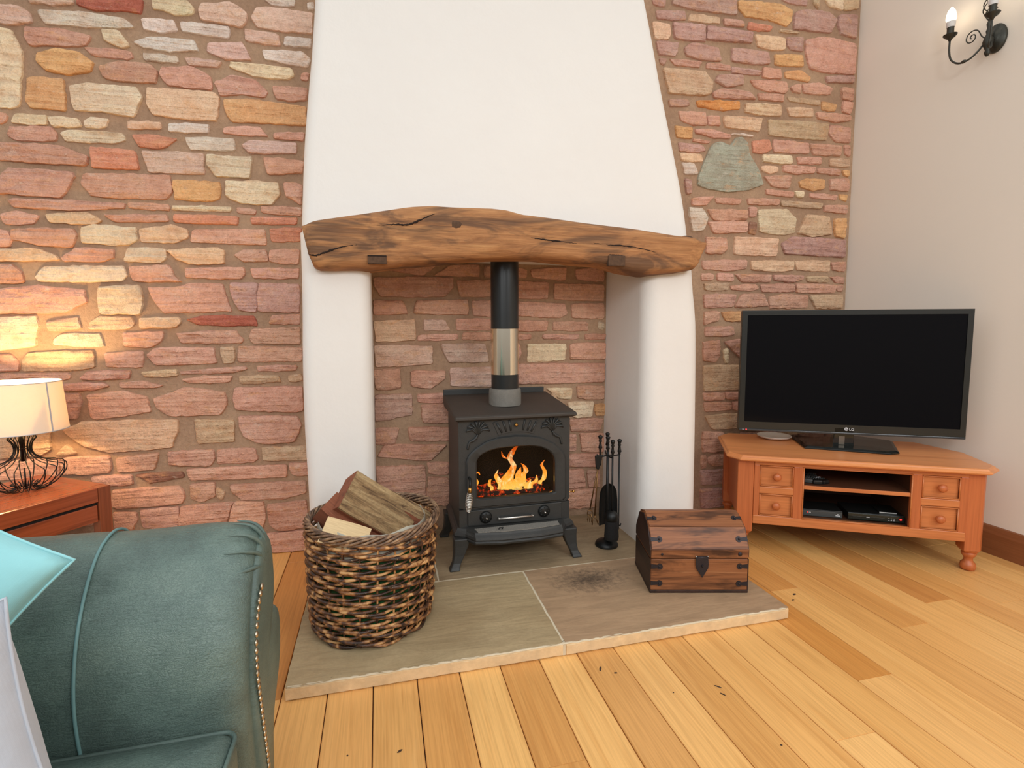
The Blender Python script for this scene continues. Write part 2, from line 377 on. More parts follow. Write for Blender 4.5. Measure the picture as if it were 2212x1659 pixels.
# furniture woods
M['rosewood'] = wood_mat('red_sheesham', srgb(160, 80, 46), srgb(96, 44, 26), srgb(190, 108, 64), 'X', 1.0, 0.26, 0.8, spec=0.5, coat=0.25)
M['rosewood_y'] = wood_mat('red_sheesham_cross', srgb(150, 74, 42), srgb(92, 42, 24), srgb(176, 98, 60), 'Y', 1.0, 0.28, 0.8, coat=0.25)
M['rosewood_z'] = wood_mat('red_sheesham_upright', srgb(146, 76, 44), srgb(92, 42, 24), srgb(176, 98, 60), 'Z', 1.0, 0.32, 0.8, coat=0.2)
M['pine'] = wood_mat('waxed_pine', srgb(206, 126, 72), srgb(168, 88, 44), srgb(220, 146, 90), 'X', 0.8, 0.36, 0.6, knots=0.12, bumpk=0.05)
M['pine_z'] = wood_mat('waxed_pine_upright', srgb(194, 108, 60), srgb(158, 78, 40), srgb(210, 130, 78), 'Z', 0.8, 0.38, 0.6, bumpk=0.05)
M['pine_top'] = wood_mat('waxed_pine_top', srgb(224, 146, 88), srgb(190, 108, 58), srgb(236, 168, 110), 'X', 0.8, 0.3, 0.6, knots=0.12, bumpk=0.04)
M['pine_shade'] = plain('pine_inside_shaded', srgb(84, 50, 28), 0.6, nscale=12)  # shade inside the cabinet is put into this darker pine colour
M['chest'] = wood_mat('chest_wood', srgb(146, 92, 56), srgb(84, 46, 28), srgb(188, 134, 90), 'X', 1.4, 0.45, 0.95, blot=0.75, bumpk=0.35, spec=0.4)
M['chest_end'] = wood_mat('chest_wood_end', srgb(60, 38, 30), srgb(30, 18, 14), srgb(84, 54, 40), 'Y', 1.2, 0.5, 0.8, blot=0.5)
M['strap'] = plain('blackened_iron_strap', srgb(52, 46, 48), 0.5, 0.5, bump=0.3)
M['skirting'] = wood_mat('dark_oak_skirting', srgb(140, 86, 52), srgb(96, 54, 30), srgb(166, 110, 68), 'Y', 0.8, 0.4, 0.6, rnd=False)
# willow
t = NT('brown_willow'); v = t.coord(rnd=True); a = t.noise(v, 22, 3, 0.5, 0.4); f = t.noise(v, 160, 4, 0.7)
c = t.ramp(a, [(0.38, srgb(50, 33, 25)), (0.47, srgb(88, 57, 38)), (0.54, srgb(150, 100, 58)), (0.64, srgb(212, 164, 108))])
c = t.mix(t.ramp(f, [(0.62, G(0)), (0.7, G(0.7))]), c, srgb(214, 180, 130)); t.col(c); t.set(Roughness=0.42, Specular_IOR_Level=0.5); t.bump(f, 0.35, 0.002); M['willow'] = t.m
t = NT('grey_willow_rim'); v = t.coord(rnd=True); a = t.noise(v, 26, 4, 0.6); t.col(t.ramp(a, [(0.35, srgb(72, 54, 42)), (0.5, srgb(122, 94, 72)), (0.68, srgb(182, 148, 112))])); t.set(Roughness=0.5); M['willow_rim'] = t.m
M['liner'] = plain('sack_liner', srgb(206, 202, 184), 0.6, nscale=20); M['liner_green'] = plain('green_sack', srgb(34, 92, 48), 0.5)
t = NT('log_bark'); v = t.coord((6, 6, 0.8), rnd=True); a = t.noise(v, 5, 6, 0.7, 0.8); b = t.noise(t.coord(rnd=True), 80, 4)
t.col(t.mix(1.0, t.ramp(a, [(0.32, srgb(84, 60, 42)), (0.46, srgb(150, 120, 84)), (0.64, srgb(192, 164, 122))]), t.ramp(b, [(0.3, (0.8, 0.8, 0.78)), (0.6, (1.08, 1.08, 1.05))]), 'MULTIPLY')); t.set(Roughness=0.9)
b1 = t.bump(a, 0.9, 0.02); t.bump(b, 0.4, 0.004, b1); M['bark'] = t.m
M['log_red'] = wood_mat('log_split_red', srgb(142, 84, 58), srgb(92, 52, 36), srgb(176, 116, 80), 'Z', 1.5, 0.85, 0.9, bumpk=0.7)
M['log_pale'] = wood_mat('log_split_pale', srgb(226, 198, 152), srgb(196, 158, 106), srgb(240, 220, 180), 'Z', 1.5, 0.8, 0.7, bumpk=0.4)
# electrics
M['tv_frame'] = plain('gloss_black_bezel', srgb(40, 40, 36), 0.22, 0.0, nscale=4, namp=0.05)
M['tv_lip'] = plain('smoked_lip', srgb(52, 56, 60), 0.12)
t = NT('tv_screen'); t.set(Base_Color=(0.006, 0.006, 0.007, 1), Roughness=0.07, Specular_IOR_Level=0.06); M['screen'] = t.m
M['tv_base'] = plain('gloss_black_base', srgb(20, 22, 18), 0.08)
M['plastic'] = plain('matt_black_plastic', srgb(22, 23, 22), 0.4); M['plastic_g'] = plain('grey_plastic', srgb(70, 72, 70), 0.4)
M['white_mark'] = plain('white_print', srgb(214, 214, 214), 0.6); M['white_gloss'] = plain('white_plastic', srgb(226, 220, 208), 0.3)
def emit(name, c, s):
    t = NT(name); t.set(Base_Color=c, Emission_Color=c, Emission_Strength=s); return t.m
M['led'] = emit('red_led', (1, 0.03, 0.03, 1), 2.5)
M['bulb'] = emit('lit_candle_bulb', (1.0, 0.86, 0.64, 1), 8)
t = NT('lamp_shade_cloth'); v = t.coord(); w1 = t.noise(t.coord((120, 120, 900)), 1, 2); c = t.mix(w1, srgb(240, 232, 216), srgb(248, 242, 230)); t.col(c)
tl = t.n('ShaderNodeBsdfTranslucent'); tl.inputs[0].default_value = srgb(250, 232, 206); mx = t.n('ShaderNodeMixShader'); mx.inputs[0].default_value = 0.24
t.set(Roughness=0.9, Specular_IOR_Level=0.1); t.l(t.b.outputs[0], mx.inputs[1]); t.l(tl.outputs[0], mx.inputs[2]); t.l(mx.outputs[0], t.out.inputs['Surface']); M['shade'] = t.m
M['shade_trim'] = plain('grey_shade_trim', srgb(190, 192, 196), 0.7)
M['wire'] = plain('black_wire', srgb(28, 24, 22), 0.35, 0.6)
M['sconce'] = plain('aged_iron', srgb(66, 66, 60), 0.45, 0.7, nscale=90, namp=0.35, bump=0.2)
M['collar_w'] = plain('white_candle_collar', srgb(216, 214, 212), 0.5)

# ------------------------------------------------------------------ setting: floor of oak planks
YB = 3.03
mb = MB().box(-2.6, 3.6, -1.6, 3.2, -0.06, -0.012)
floor = mb.build('floor', M['gap']); tag(floor, kind='structure')
floor['label'] = 'honey coloured oak plank floor running towards the stone wall'
joints = {1.6: [1.393], 1.3: [1.194], 1.75: [1.994, 0.35], 2.05: [1.61, -0.1], 2.35: [1.735, 0.5], 2.65: [1.65, 0.2], 0.4: [1.316],
          -0.5: [2.88, 1.8], -0.2: [], -0.05: [], 0.1: [], 0.25: [], 0.55: [], 0.7: [], 0.85: [], 1.0: [], 1.15: [], 1.45: [2.3], 1.9: [2.55, 1.05], 2.2: [0.9, 2.7], 2.5: [0.9, 2.5], 2.8: [1.2, 2.6], 2.95: [0.7, 2.2], 3.1: [1.5], -0.35: [2.60]}
tones = {-0.5: (0.74, 0.54, 0.38), -0.35: (0.78, 0.60, 0.44), -0.2: (0.93, 0.82, 0.68), -0.05: (0.90, 0.80, 0.66), 0.1: (0.84, 0.70, 0.54), 0.25: (1.02, 0.98, 0.86),
         0.4: (0.82, 0.68, 0.52), 0.55: (1.02, 0.97, 0.85), 0.7: (0.84, 0.72, 0.58), 0.85: (1.0, 0.94, 0.82), 1.0: (0.86, 0.74, 0.58), 1.15: (0.97, 0.88, 0.74)}
x = -2.45
rp = random.Random(5)
while x < 3.5:
    xk = round(x, 3)
    js = sorted(joints.get(xk, [rp.uniform(-0.6, 2.6)]))
    ys = [-1.5] + js + [3.12]
    for k in range(len(ys) - 1):
        y0, y1 = ys[k] + 0.0008, ys[k+1] - 0.0008
        if y1 < -1.0 or y1 - y0 < 0.05: continue
        dz = rp.uniform(-0.0008, 0.0006)
        e = 0.0022; hx0, hx1, top = x + 0.0016, x + 0.15 - 0.0016, dz
        cx, cy = (hx0 + hx1)/2, (y0 + y1)/2
        b = MB().loft([[(hx0, y0, -0.012), (hx1, y0, -0.012), (hx1, y1, -0.012), (hx0, y1, -0.012)],
                       [(hx0, y0, top-e), (hx1, y0, top-e), (hx1, y1, top-e), (hx0, y1, top-e)],
                       [(hx0+e, y0+e*0.4, top), (hx1-e, y0+e*0.4, top), (hx1-e, y1-e*0.4, top), (hx0+e, y1-e*0.4, top)]])
        o = b.build('plank', M['plank'], floor, org=(cx, cy, 0))
        tn = tones.get(xk)
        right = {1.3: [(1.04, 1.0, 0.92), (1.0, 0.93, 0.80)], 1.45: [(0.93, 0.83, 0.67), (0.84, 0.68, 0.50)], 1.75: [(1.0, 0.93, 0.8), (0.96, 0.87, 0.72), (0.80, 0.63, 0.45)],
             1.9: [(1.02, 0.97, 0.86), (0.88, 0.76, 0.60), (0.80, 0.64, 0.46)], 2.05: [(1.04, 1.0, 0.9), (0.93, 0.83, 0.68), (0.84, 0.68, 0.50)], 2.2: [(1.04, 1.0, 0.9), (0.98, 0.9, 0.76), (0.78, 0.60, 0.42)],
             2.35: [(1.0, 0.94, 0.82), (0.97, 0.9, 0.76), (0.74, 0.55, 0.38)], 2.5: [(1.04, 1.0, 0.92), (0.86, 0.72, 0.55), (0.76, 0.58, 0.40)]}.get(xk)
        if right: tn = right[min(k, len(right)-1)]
        if tn is None:
            q = rp.random()
            tn = (0.80, 0.64, 0.46) if q < 0.25 else ((1.03, 0.99, 0.89) if q > 0.62 else (0.93, 0.84, 0.70))
        if xk in (-0.5, -0.35) and k == 0: tn = (0.97, 0.88, 0.74)
        if xk == 1.6: tn = (0.78, 0.58, 0.36) if k == 1 else (1.0, 0.93, 0.82)
        o.color = (*tn, 1)
    x += 0.15

def knot(x, y, a, b, rot):
    ca, sa = math.cos(R(rot)), math.sin(R(rot)); rk = random.Random(int(x*1000)); rings = []
    for k_, z_ in ((1.0, 0.0002), (0.75, 0.0011), (0.2, 0.0013)):
        ring = []
        for j in range(14):
            q = 2*math.pi*j/14; u = a*k_*math.cos(q)*rk.uniform(0.75, 1.15); v_ = b*k_*math.sin(q)*rk.uniform(0.7, 1.2); ring.append((x + u*ca - v_*sa, y + u*sa + v_*ca, z_ + 0.0006))
        rings.append(ring)
    MB().loft(rings).build('knot', M['knot'], floor)
M['knot'] = plain('dark_knot', srgb(66, 44, 30), 0.7, nscale=120, namp=0.5)
for a_ in ((0.75, 1.677, 0.015, 0.004, 60), (0.794, 1.642, 0.007, 0.004, 0), (1.106, 1.487, 0.014, 0.003, 130), (1.098, 1.451, 0.011, 0.003, 120), (0.029, 1.479, 0.009, 0.004, 30), (1.834, 1.944, 0.012, 0.006, 20), (1.791, 1.904, 0.010, 0.005, 20), (0.94, 1.50, 0.003, 0.003, 0), (1.13, 1.22, 0.004, 0.003, 0), (-0.12, 1.50, 0.003, 0.003, 0)): knot(*a_)

# ------------------------------------------------------------------ stone wall
COL = {'P': (222, 172, 147), 'p': (230, 194, 174), 'M': (206, 164, 148), 'R': (190, 112, 92), 'r': (222, 156, 128), 'C': (240, 216, 182), 'O': (234, 182, 130),
       'o': (228, 158, 96), 'W': (236, 218, 200), 'T': (216, 182, 148), 'G': (186, 184, 166), 'D': (168, 124, 102), 'Q': (236, 198, 162), 'X': (214, 164, 144)}
WALL_STONES = '''
p -1524,2743 -1351,2767 -1352,2741 -1427,2730 -1519,2729
R -1329,2770 -1063,2807 -1073,2738 -1155,2745 -1259,2728 -1330,2742
C -1020,2813 -877,2833 -841,2798 -853,2771 -922,2751 -969,2767 -1022,2770
p -809,2821 -675,2843 -602,2805 -611,2759 -638,2733 -750,2745 -813,2744 -821,2790
p -561,2833 -517,2846 -294,2846 -301,2746 -448,2739 -558,2744 -585,2785
W -523,2883 -375,2900 -380,2869 -487,2861
W -315,2897 -285,2897 -290,2870 -316,2866
p -1641,2700 -1563,2704 -1528,2688 -1525,2641 -1586,2627 -1646,2621
W -1484,2704 -1297,2716 -1150,2710 -1107,2673 -1186,2660 -1464,2642 -1489,2680
W -1068,2721 -937,2728 -923,2679 -988,2667 -1067,2671
W -903,2729 -688,2731 -694,2674 -789,2677 -899,2682
p -620,2728 -463,2722 -455,2666 -611,2673
W -423,2719 -306,2722 -311,2675 -439,2671
C -1648,2598 -1601,2597 -1566,2498 -1594,2266 -1638,2252 -1674,2252
P -1548,2621 -1391,2627 -1285,2612 -1320,2562 -1532,2540 -1551,2569
C -1244,2649 -1174,2647 -1131,2592 -1158,2574 -1229,2594
P -1320,2559 -1133,2563 -1118,2536 -1142,2522 -1284,2524
W -1107,2605 -1043,2639 -852,2647 -834,2598 -952,2581 -1072,2585
p -783,2641 -634,2663 -594,2581 -716,2575 -789,2596
W -540,2637 -354,2651 -313,2621 -334,2576 -528,2593
O -1510,2508 -1422,2536 -1347,2531 -1286,2495 -1302,2447 -1379,2428 -1472,2432 -1510,2470
W -1074,2559 -926,2562 -927,2529 -1072,2527
p -891,2562 -731,2562 -746,2530 -879,2523
C -692,2563 -410,2564 -392,2527 -435,2503 -575,2504 -689,2533
P -1262,2477 -1182,2507 -1050,2511 -1018,2475 -1028,2426 -1161,2416 -1239,2426
P -1000,2502 -859,2518 -787,2485 -780,2418 -974,2421 -1005,2469
P -764,2457 -691,2499 -576,2485 -526,2440 -543,2404 -637,2414 -746,2395
P -354,2547 -323,2550 -329,2511 -363,2511
O -1552,2396 -1412,2404 -1415,2262 -1546,2260 -1565,2297
C -1386,2371 -1318,2392 -1110,2396 -1089,2358 -1131,2255 -1235,2271 -1377,2265
Q -1066,2400 -773,2408 -753,2391 -766,2273 -906,2268 -1046,2274 -1070,2330
O -729,2378 -609,2390 -341,2377 -348,2282 -525,2282 -694,2271 -727,2333
P -496,2466 -330,2472 -344,2408 -483,2402
P -1675,2234 -1649,2219 -1654,2191 -1679,2178
C -1633,2186 -1609,2226 -1492,2233 -1492,2187
C -1485,2227 -1367,2230 -1353,2192 -1464,2183
C -1338,2226 -1302,2240 -1237,2238 -1253,2197 -1337,2194
Q -1152,2239 -1018,2243 -1023,2209 -1161,2201
W -983,2242 -802,2251 -808,2208 -982,2201
P -731,2245 -571,2259 -532,2216 -646,2210 -736,2214
P -501,2234 -357,2250 -362,2206 -499,2207
P -1641,2168 -1477,2182 -1451,2152 -1463,2119 -1618,2110 -1647,2129
C -1438,2160 -1402,2174 -1182,2177 -1174,2145 -1218,2127 -1418,2118
r -1143,2173 -1068,2179 -950,2170 -1004,2121 -1116,2116
W -914,2181 -691,2191 -690,2130 -893,2122
p -656,2159 -618,2189 -393,2195 -399,2140 -621,2123
P -1685,2094 -1445,2098 -1339,2059 -1338,2027 -1355,2011 -1691,2013
r -1321,2101 -1137,2096 -1122,2008 -1317,2006
p -1107,2099 -838,2107 -835,2008 -1079,2000
C -820,2105 -709,2098 -610,2105 -626,2002 -779,2000 -819,2059
P -555,2109 -362,2103 -372,2042 -536,2024
P -1698,1927 -1657,1980 -1402,1979 -1397,1961 -1455,1855 -1641,1863 -1702,1863
P -1351,1978 -990,1991 -988,1903 -1017,1871 -1194,1869 -1325,1870 -1370,1926
O -977,1969 -766,1970 -770,1889 -813,1875 -975,1877
C -736,1980 -492,1987 -487,1924 -527,1874 -668,1874 -740,1902
P -466,1989 -374,1982 -385,1881 -457,1925
P -1665,1837 -1637,1845 -1195,1847 -1197,1821 -1395,1800 -1534,1800 -1652,1802
P -1181,1851 -1005,1849 -1003,1819 -1176,1822
C -987,1846 -720,1852 -725,1826 -985,1821
P -691,1850 -603,1842 -608,1818 -689,1822
P -576,1863 -382,1865 -388,1821 -574,1828
P -1703,1770 -1647,1786 -1549,1770 -1577,1729 -1694,1724
Q -1520,1779 -1356,1794 -1293,1756 -1327,1736 -1513,1739
P -1285,1786 -1014,1799 -1009,1765 -1241,1751
r -983,1801 -693,1806 -695,1763 -981,1762
r -627,1805 -407,1812 -412,1775 -625,1770
P -1715,1694 -1678,1692 -1669,1649 -1684,1620 -1720,1622
P -1662,1704 -1426,1713 -1405,1688 -1432,1624 -1565,1631 -1669,1656
C -1384,1719 -1334,1736 -1155,1728 -1152,1668 -1194,1643 -1385,1648
Q -1135,1721 -996,1750 -927,1730 -922,1691 -987,1662 -1135,1661
P -899,1731 -570,1744 -562,1664 -913,1668
r -536,1750 -390,1760 -396,1690 -534,1685
Q -1721,1610 -1566,1612 -1505,1588 -1484,1562 -1725,1549
P -1473,1577 -1406,1624 -1255,1621 -1254,1584 -1305,1559 -1462,1559
C -1211,1581 -1188,1631 -1030,1632 -1026,1582 -1062,1558 -1212,1566
Q -1024,1625 -788,1644 -760,1625 -766,1565 -915,1558 -984,1583
P -717,1610 -671,1640 -567,1639 -554,1583 -674,1576
P -545,1640 -402,1648 -412,1570 -546,1579
P -1727,1534 -1671,1535 -1637,1496 -1634,1455 -1733,1450
C -1585,1475 -1547,1531 -1220,1543 -1206,1489 -1231,1466 -1571,1459
P -1193,1539 -1021,1551 -996,1493 -962,1470 -1177,1467
P -944,1537 -675,1548 -670,1508 -693,1487 -946,1490
P -642,1544 -405,1546 -411,1496 -629,1492
P -1735,1421 -1585,1438 -1393,1422 -1384,1365 -1478,1311 -1743,1307
C -1330,1434 -1158,1448 -1141,1382 -1159,1304 -1328,1308 -1336,1380
P -1117,1437 -992,1439 -934,1459 -782,1462 -745,1321 -1054,1312 -1099,1390
M -745,1466 -611,1468 -625,1318 -700,1326 -728,1370
M -605,1468 -408,1463 -414,1314 -616,1322
C -1745,1288 -1592,1292 -1591,1251 -1611,1153 -1756,1133
Q -1558,1266 -1428,1292 -1418,1231 -1549,1221
Q -1377,1258 -1335,1292 -1194,1289 -1189,1250 -1218,1230 -1382,1231
Q -1163,1285 -992,1289 -979,1265 -1009,1237 -1163,1234
R -950,1277 -877,1297 -641,1297 -621,1244 -901,1249
P -550,1301 -410,1306 -416,1252 -563,1256
C -1532,1183 -1498,1209 -1341,1208 -1328,1142 -1534,1156
P -1239,1211 -1060,1218 -1069,1178 -1113,1139 -1237,1145
P -1004,1209 -734,1224 -695,1175 -707,1154 -978,1157
P -644,1228 -413,1235 -416,1147 -647,1154 -661,1191
P -1758,1107 -1708,1109 -1686,1071 -1686,1034 -1764,1032
T -1662,1094 -1632,1119 -1372,1127 -1371,1042 -1418,1031 -1664,1029
P -1323,1111 -1159,1120 -1163,1045 -1188,1037 -1317,1048
P -1143,1100 -1099,1135 -834,1135 -827,1050 -1104,1048
T -805,1131 -738,1134 -742,1052 -794,1053
P -719,1138 -412,1130 -411,1054 -719,1056
P -1764,1021 -1485,1017 -1473,990 -1513,983 -1767,987
P -1434,985 -1405,1023 -1216,1022 -1226,983 -1408,980
T -1169,1013 -1013,1025 -1012,989 -1156,989
P -993,1013 -690,1034 -684,1014 -759,999 -986,997
P -630,1033 -436,1033 -441,1004 -631,1004
P -991,972 -893,986 -752,986 -769,950 -960,951
T -723,981 -532,981 -517,946 -717,940
T -481,975 -414,982 -411,948 -478,945
P -1508,964 -1342,967 -1316,946 -1385,929 -1510,929
P -1268,964 -1164,965 -1075,943 -1110,932 -1263,937
P -1518,914 -1446,911 -1438,880 -1460,795 -1506,793
P -1409,906 -1250,920 -1155,885 -1138,812 -1367,782 -1400,792
P -1124,876 -968,927 -794,897 -785,838 -822,782 -1048,784 -1109,827
P -740,920 -416,918 -413,789 -445,778 -738,803 -755,854
Q -1523,735 -1435,774 -1020,766 -1019,709 -1056,620 -1337,613 -1442,652
T -940,762 -756,749 -761,636 -932,634
P -725,769 -446,756 -423,712 -459,619 -624,615 -707,658 -734,719
T -1786,726 -1582,730 -1585,637 -1629,616 -1795,611
T -1558,611 -1515,664 -1472,610
P -1539,594 -1338,593 -1331,540 -1343,509 -1545,512
P -1305,579 -1115,595 -1141,511 -1302,506
P -1072,596 -868,596 -859,541 -879,509 -1068,526
P -845,595 -663,592 -650,536 -674,516 -841,519
T -625,598 -404,589 -402,511 -620,521
P -1796,596 -1552,591 -1555,500 -1803,503
P -1419,491 -1247,491 -1244,437 -1402,441
D -1227,489 -1013,490 -1007,460 -1166,439 -1179,457
P -990,501 -511,493 -510,423 -830,434 -979,441
P -495,496 -399,494 -401,424 -482,434
P -1335,416 -1031,412 -1005,359 -1021,319 -1313,320 -1340,339
P -980,420 -861,420 -868,348 -925,323 -976,340
T -858,398 -819,361 -836,320 -857,339
P -787,401 -419,394 -413,327 -526,302 -729,315 -781,358
P -1335,301 -1238,292 -1233,255 -1257,199 -1333,215
P -1216,303 -1040,304 -1050,195 -1151,197 -1207,211
P -1030,303 -783,307 -827,173 -1043,194
P -776,306 -629,293 -625,197 -643,146 -813,163
P -614,274 -414,283 -412,131 -565,129 -603,168
P -629,113 -412,114 -416,6 -594,8
P -1044,169 -644,137 -617,19 -1049,67
P -1813,365 -1422,330 -1428,241 -1819,279
M 1629,3183 1723,3196 1713,3155 1651,3155
M 1770,3203 2205,3263 2214,3172 1894,3161 1766,3175
O 2227,3262 2533,3281 2623,3255 2620,3197 2587,3150 2455,3176 2282,3172 2229,3211
M 2543,3310 2739,3338 2735,3299 2603,3295
T 2782,3344 2830,3350 2828,3292 2789,3316
C 2879,3357 3016,3376 3020,3309 2913,3318
T 3016,3376 3142,3394 3140,3335 3033,3310
M 1662,3125 1851,3146 1864,3098 1673,3078
Q 1889,3138 2097,3143 2099,3106 1885,3092
P 2125,3137 2261,3141 2273,3110 2132,3101
r 2306,3142 2481,3141 2459,3105 2302,3100
T 2534,3129 2684,3129 2673,3118 2541,3111
M 2654,3249 2725,3273 2896,3282 2974,3244 2929,3155 2647,3143 2644,3210
M 2991,3275 3136,3290 3133,3150 3018,3156 2982,3215
Q 1637,3060 1748,3056 1760,3003 1739,2969 1655,2968
M 1774,3068 1989,3083 1998,2987 1889,2983 1787,2980
M 2011,3081 2332,3084 2329,3018 2008,2998
Q 2355,3073 2578,3082 2582,3010 2499,2996 2382,3001
M 2596,3089 2722,3100 2715,3012 2624,3015 2598,3041
P 2735,3087 2881,3124 3136,3111 3142,2916 2894,2904 2782,2917 2746,3001
M 1666,2951 1814,2956 1795,2876 1684,2877
M 1858,2934 1911,2968 2087,2961 2112,2885 2001,2877 1870,2889
M 2188,2973 2453,2976 2468,2911 2410,2895 2197,2894
O 2507,2968 2716,2992 2726,2920 2516,2907
M 1689,2855 1737,2856 1722,2822 1701,2824
P 1758,2858 1980,2870 1964,2831 1796,2826
P 2013,2864 2181,2869 2182,2836 2014,2832
M 2192,2861 2412,2861 2401,2832 2194,2823
P 2422,2882 2553,2882 2561,2829 2425,2820
O 2589,2876 2721,2895 2791,2859 2774,2827 2688,2838 2597,2838
T 1717,2799 2004,2807 2056,2752 2047,2681 1997,2667 1758,2657
M 2093,2798 2274,2818 2276,2761 2163,2735 2078,2759
P 2333,2798 2604,2814 2619,2762 2584,2739 2405,2746 2357,2765
P 2636,2784 2714,2811 2717,2753 2656,2756
P 2732,2813 2861,2832 2970,2808 2941,2765 2741,2755
M 2908,2881 3137,2906 3133,2860 2923,2843
P 3039,2820 3136,2825 3135,2744 3050,2751
P 2063,2692 2118,2721 2324,2723 2373,2680 2076,2660
P 2389,2720 2584,2730 2587,2686 2402,2683
M 1759,2620 1888,2633 1895,2596 1771,2580
o 1949,2634 2252,2658 2260,2611 2146,2591 1966,2598
Q 2304,2649 2564,2664 2573,2596 2424,2588 2301,2596
T 2615,2723 2874,2723 2876,2689 2635,2695
O 2887,2720 3008,2711 2998,2665 2896,2666
P 3058,2731 3142,2734 3121,2661 3062,2666
Q 2618,2655 2814,2668 2824,2614 2639,2602
P 2847,2646 3121,2651 3124,2615 3002,2595 2862,2607
P 1831,2557 2012,2569 2025,2495 1937,2483 1843,2507
P 2029,2547 2113,2555 2121,2498 2037,2496
Q 2147,2558 2431,2569 2411,2484 2155,2492
T 2478,2568 2952,2585 2939,2473 2820,2468 2489,2466
P 2959,2571 3127,2570 3133,2473 3023,2469 2956,2515
O 1806,2467 1921,2467 1923,2401 1824,2403
P 1943,2459 2026,2471 2197,2447 2198,2423 2084,2419 1950,2436
W 2214,2458 2365,2461 2365,2448 2214,2449
P 1934,2402 2051,2397 2041,2382 1940,2385
G 1975,2167 2043,2325 2074,2380 2130,2397 2200,2377 2232,2426 2284,2438 2326,2404 2341,2337 2410,2253 2456,2157 2351,2116 2188,2094 2050,2104 1976,2123
r 2367,2422 2490,2442 2511,2379 2435,2349 2370,2354
P 2520,2444 2796,2446 2800,2376 2530,2366
P 2809,2442 3063,2447 3061,2380 2838,2374
P 3089,2454 3135,2452 3139,2385 3099,2393
M 1831,2370 1996,2369 2025,2338 1975,2325 1843,2319
Q 1849,2310 1998,2312 2005,2269 1861,2264
W 1862,2250 1944,2251 1974,2191 1880,2184
C 2447,2345 2665,2351 2674,2301 2582,2295 2449,2301
P 2714,2349 2902,2358 2905,2312 2723,2305
T 2972,2358 3134,2364 3137,2313 2975,2307
Q 2445,2271 2559,2278 2566,2244 2513,2231 2446,2241
P 2607,2287 2855,2294 2851,2253 2708,2238 2609,2247
P 2880,2290 3060,2292 3063,2251 2883,2255
O 3080,2283 3139,2287 3135,2250 3102,2253
P 2460,2207 2671,2226 2657,2144 2529,2147
O 2735,2194 2809,2214 2936,2217 2940,2156 2851,2140 2750,2155
P 2981,2220 3136,2235 3141,2152 2991,2153
M 1881,2151 1925,2149 1933,2073 1895,2066
P 2481,2129 2695,2121 2697,2086 2489,2094
C 2708,2127 2776,2126 2772,2090 2716,2092
P 2827,2123 3052,2121 3047,2087 2835,2093
O 3071,2127 3136,2125 3132,2088 3079,2096
P 1934,2039 2091,2062 2042,2006 1941,1996
P 2109,2053 2300,2054 2284,2018 2116,2020
P 2341,2061 2587,2069 2583,2029 2349,2022
T 2600,2060 2932,2062 2922,2020 2608,2025
P 2946,2047 3134,2057 3138,1999 2949,2006
W 1914,1985 2009,1975 2050,1928 2025,1849 1946,1836
P 2049,1977 2344,1987 2347,1924 2103,1909
P 2057,1899 2347,1917 2350,1847 2105,1827
P 2355,2007 2415,2005 2412,1945 2364,1948
C 2427,1991 2646,2007 2723,1949 2716,1856 2630,1837 2446,1851
T 2741,1852 2810,1979 2989,1971 3016,1857 2856,1835
O 3035,1963 3134,1967 3129,1835 3049,1848
P 2043,1800 2193,1801 2202,1736 2168,1700 2047,1702
Q 2257,1813 2594,1810 2581,1697 2262,1698
M 2620,1781 2705,1830 3130,1824 3138,1702 2648,1714
D 2365,1913 2419,1905 2411,1834 2362,1842
P 2020,1653 2353,1667 2349,1611 2249,1593 2034,1598
Q 2383,1662 2720,1671 2724,1609 2636,1596 2397,1601
Q 2733,1671 3015,1679 3013,1604 2749,1609
P 3029,1669 3147,1672 3145,1607 3045,1616
P 2017,1573 2109,1570 2105,1535 2025,1528
P 2138,1576 2250,1573 2257,1527 2140,1530
P 2267,1573 2551,1574 2541,1527 2323,1523
P 2563,1574 2801,1574 2803,1547 2715,1527 2571,1538
T 2827,1569 3002,1572 3004,1530 2842,1532
P 3028,1567 3141,1570 3143,1526 3077,1531
T 2037,1504 2222,1517 2218,1466 2055,1464
P 2241,1497 2432,1510 2451,1479 2385,1463 2248,1471
P 2468,1510 2735,1515 2738,1462 2483,1459
P 2747,1520 3078,1515 3068,1461 2757,1457
P 3085,1509 3138,1510 3134,1472 3093,1477
P 2039,1439 2279,1441 2258,1359 2048,1353
P 2281,1375 2326,1442 2496,1444 2536,1366 2282,1354
P 2539,1429 2644,1445 2847,1442 2846,1357 2549,1350
T 2860,1442 3135,1445 3135,1353 2917,1352
P 2048,1328 2165,1328 2155,1272 2051,1242
O 2177,1323 2337,1329 2334,1262 2214,1267
P 2063,1227 2263,1231 2283,1179 2218,1167 2060,1171
P 2049,1130 2172,1139 2170,1036 2141,1000 2053,1007
P 2208,1128 2326,1148 2332,1022 2282,1065
C 2198,1077 2233,1086 2237,993 2213,993
T 2054,976 2346,975 2346,811 2066,810
P 2061,795 2221,789 2216,742 2068,743
P 2226,794 2341,790 2337,743 2234,752
P 2069,732 2277,724 2273,676 2082,669
P 2283,724 2338,727 2334,669 2291,676
T 2077,643 2347,647 2345,545 2134,551
P 2063,533 2218,525 2223,402 2163,395 2068,401
P 2057,375 2098,372 2095,293 2060,290
P 2111,356 2164,379 2267,367 2269,302 2155,294 2112,323
M 2054,274 2253,265 2250,173 2063,177
W 2265,270 2279,269 2281,160 2269,161
M 2059,145 2276,139 2280,18 2069,15
'''
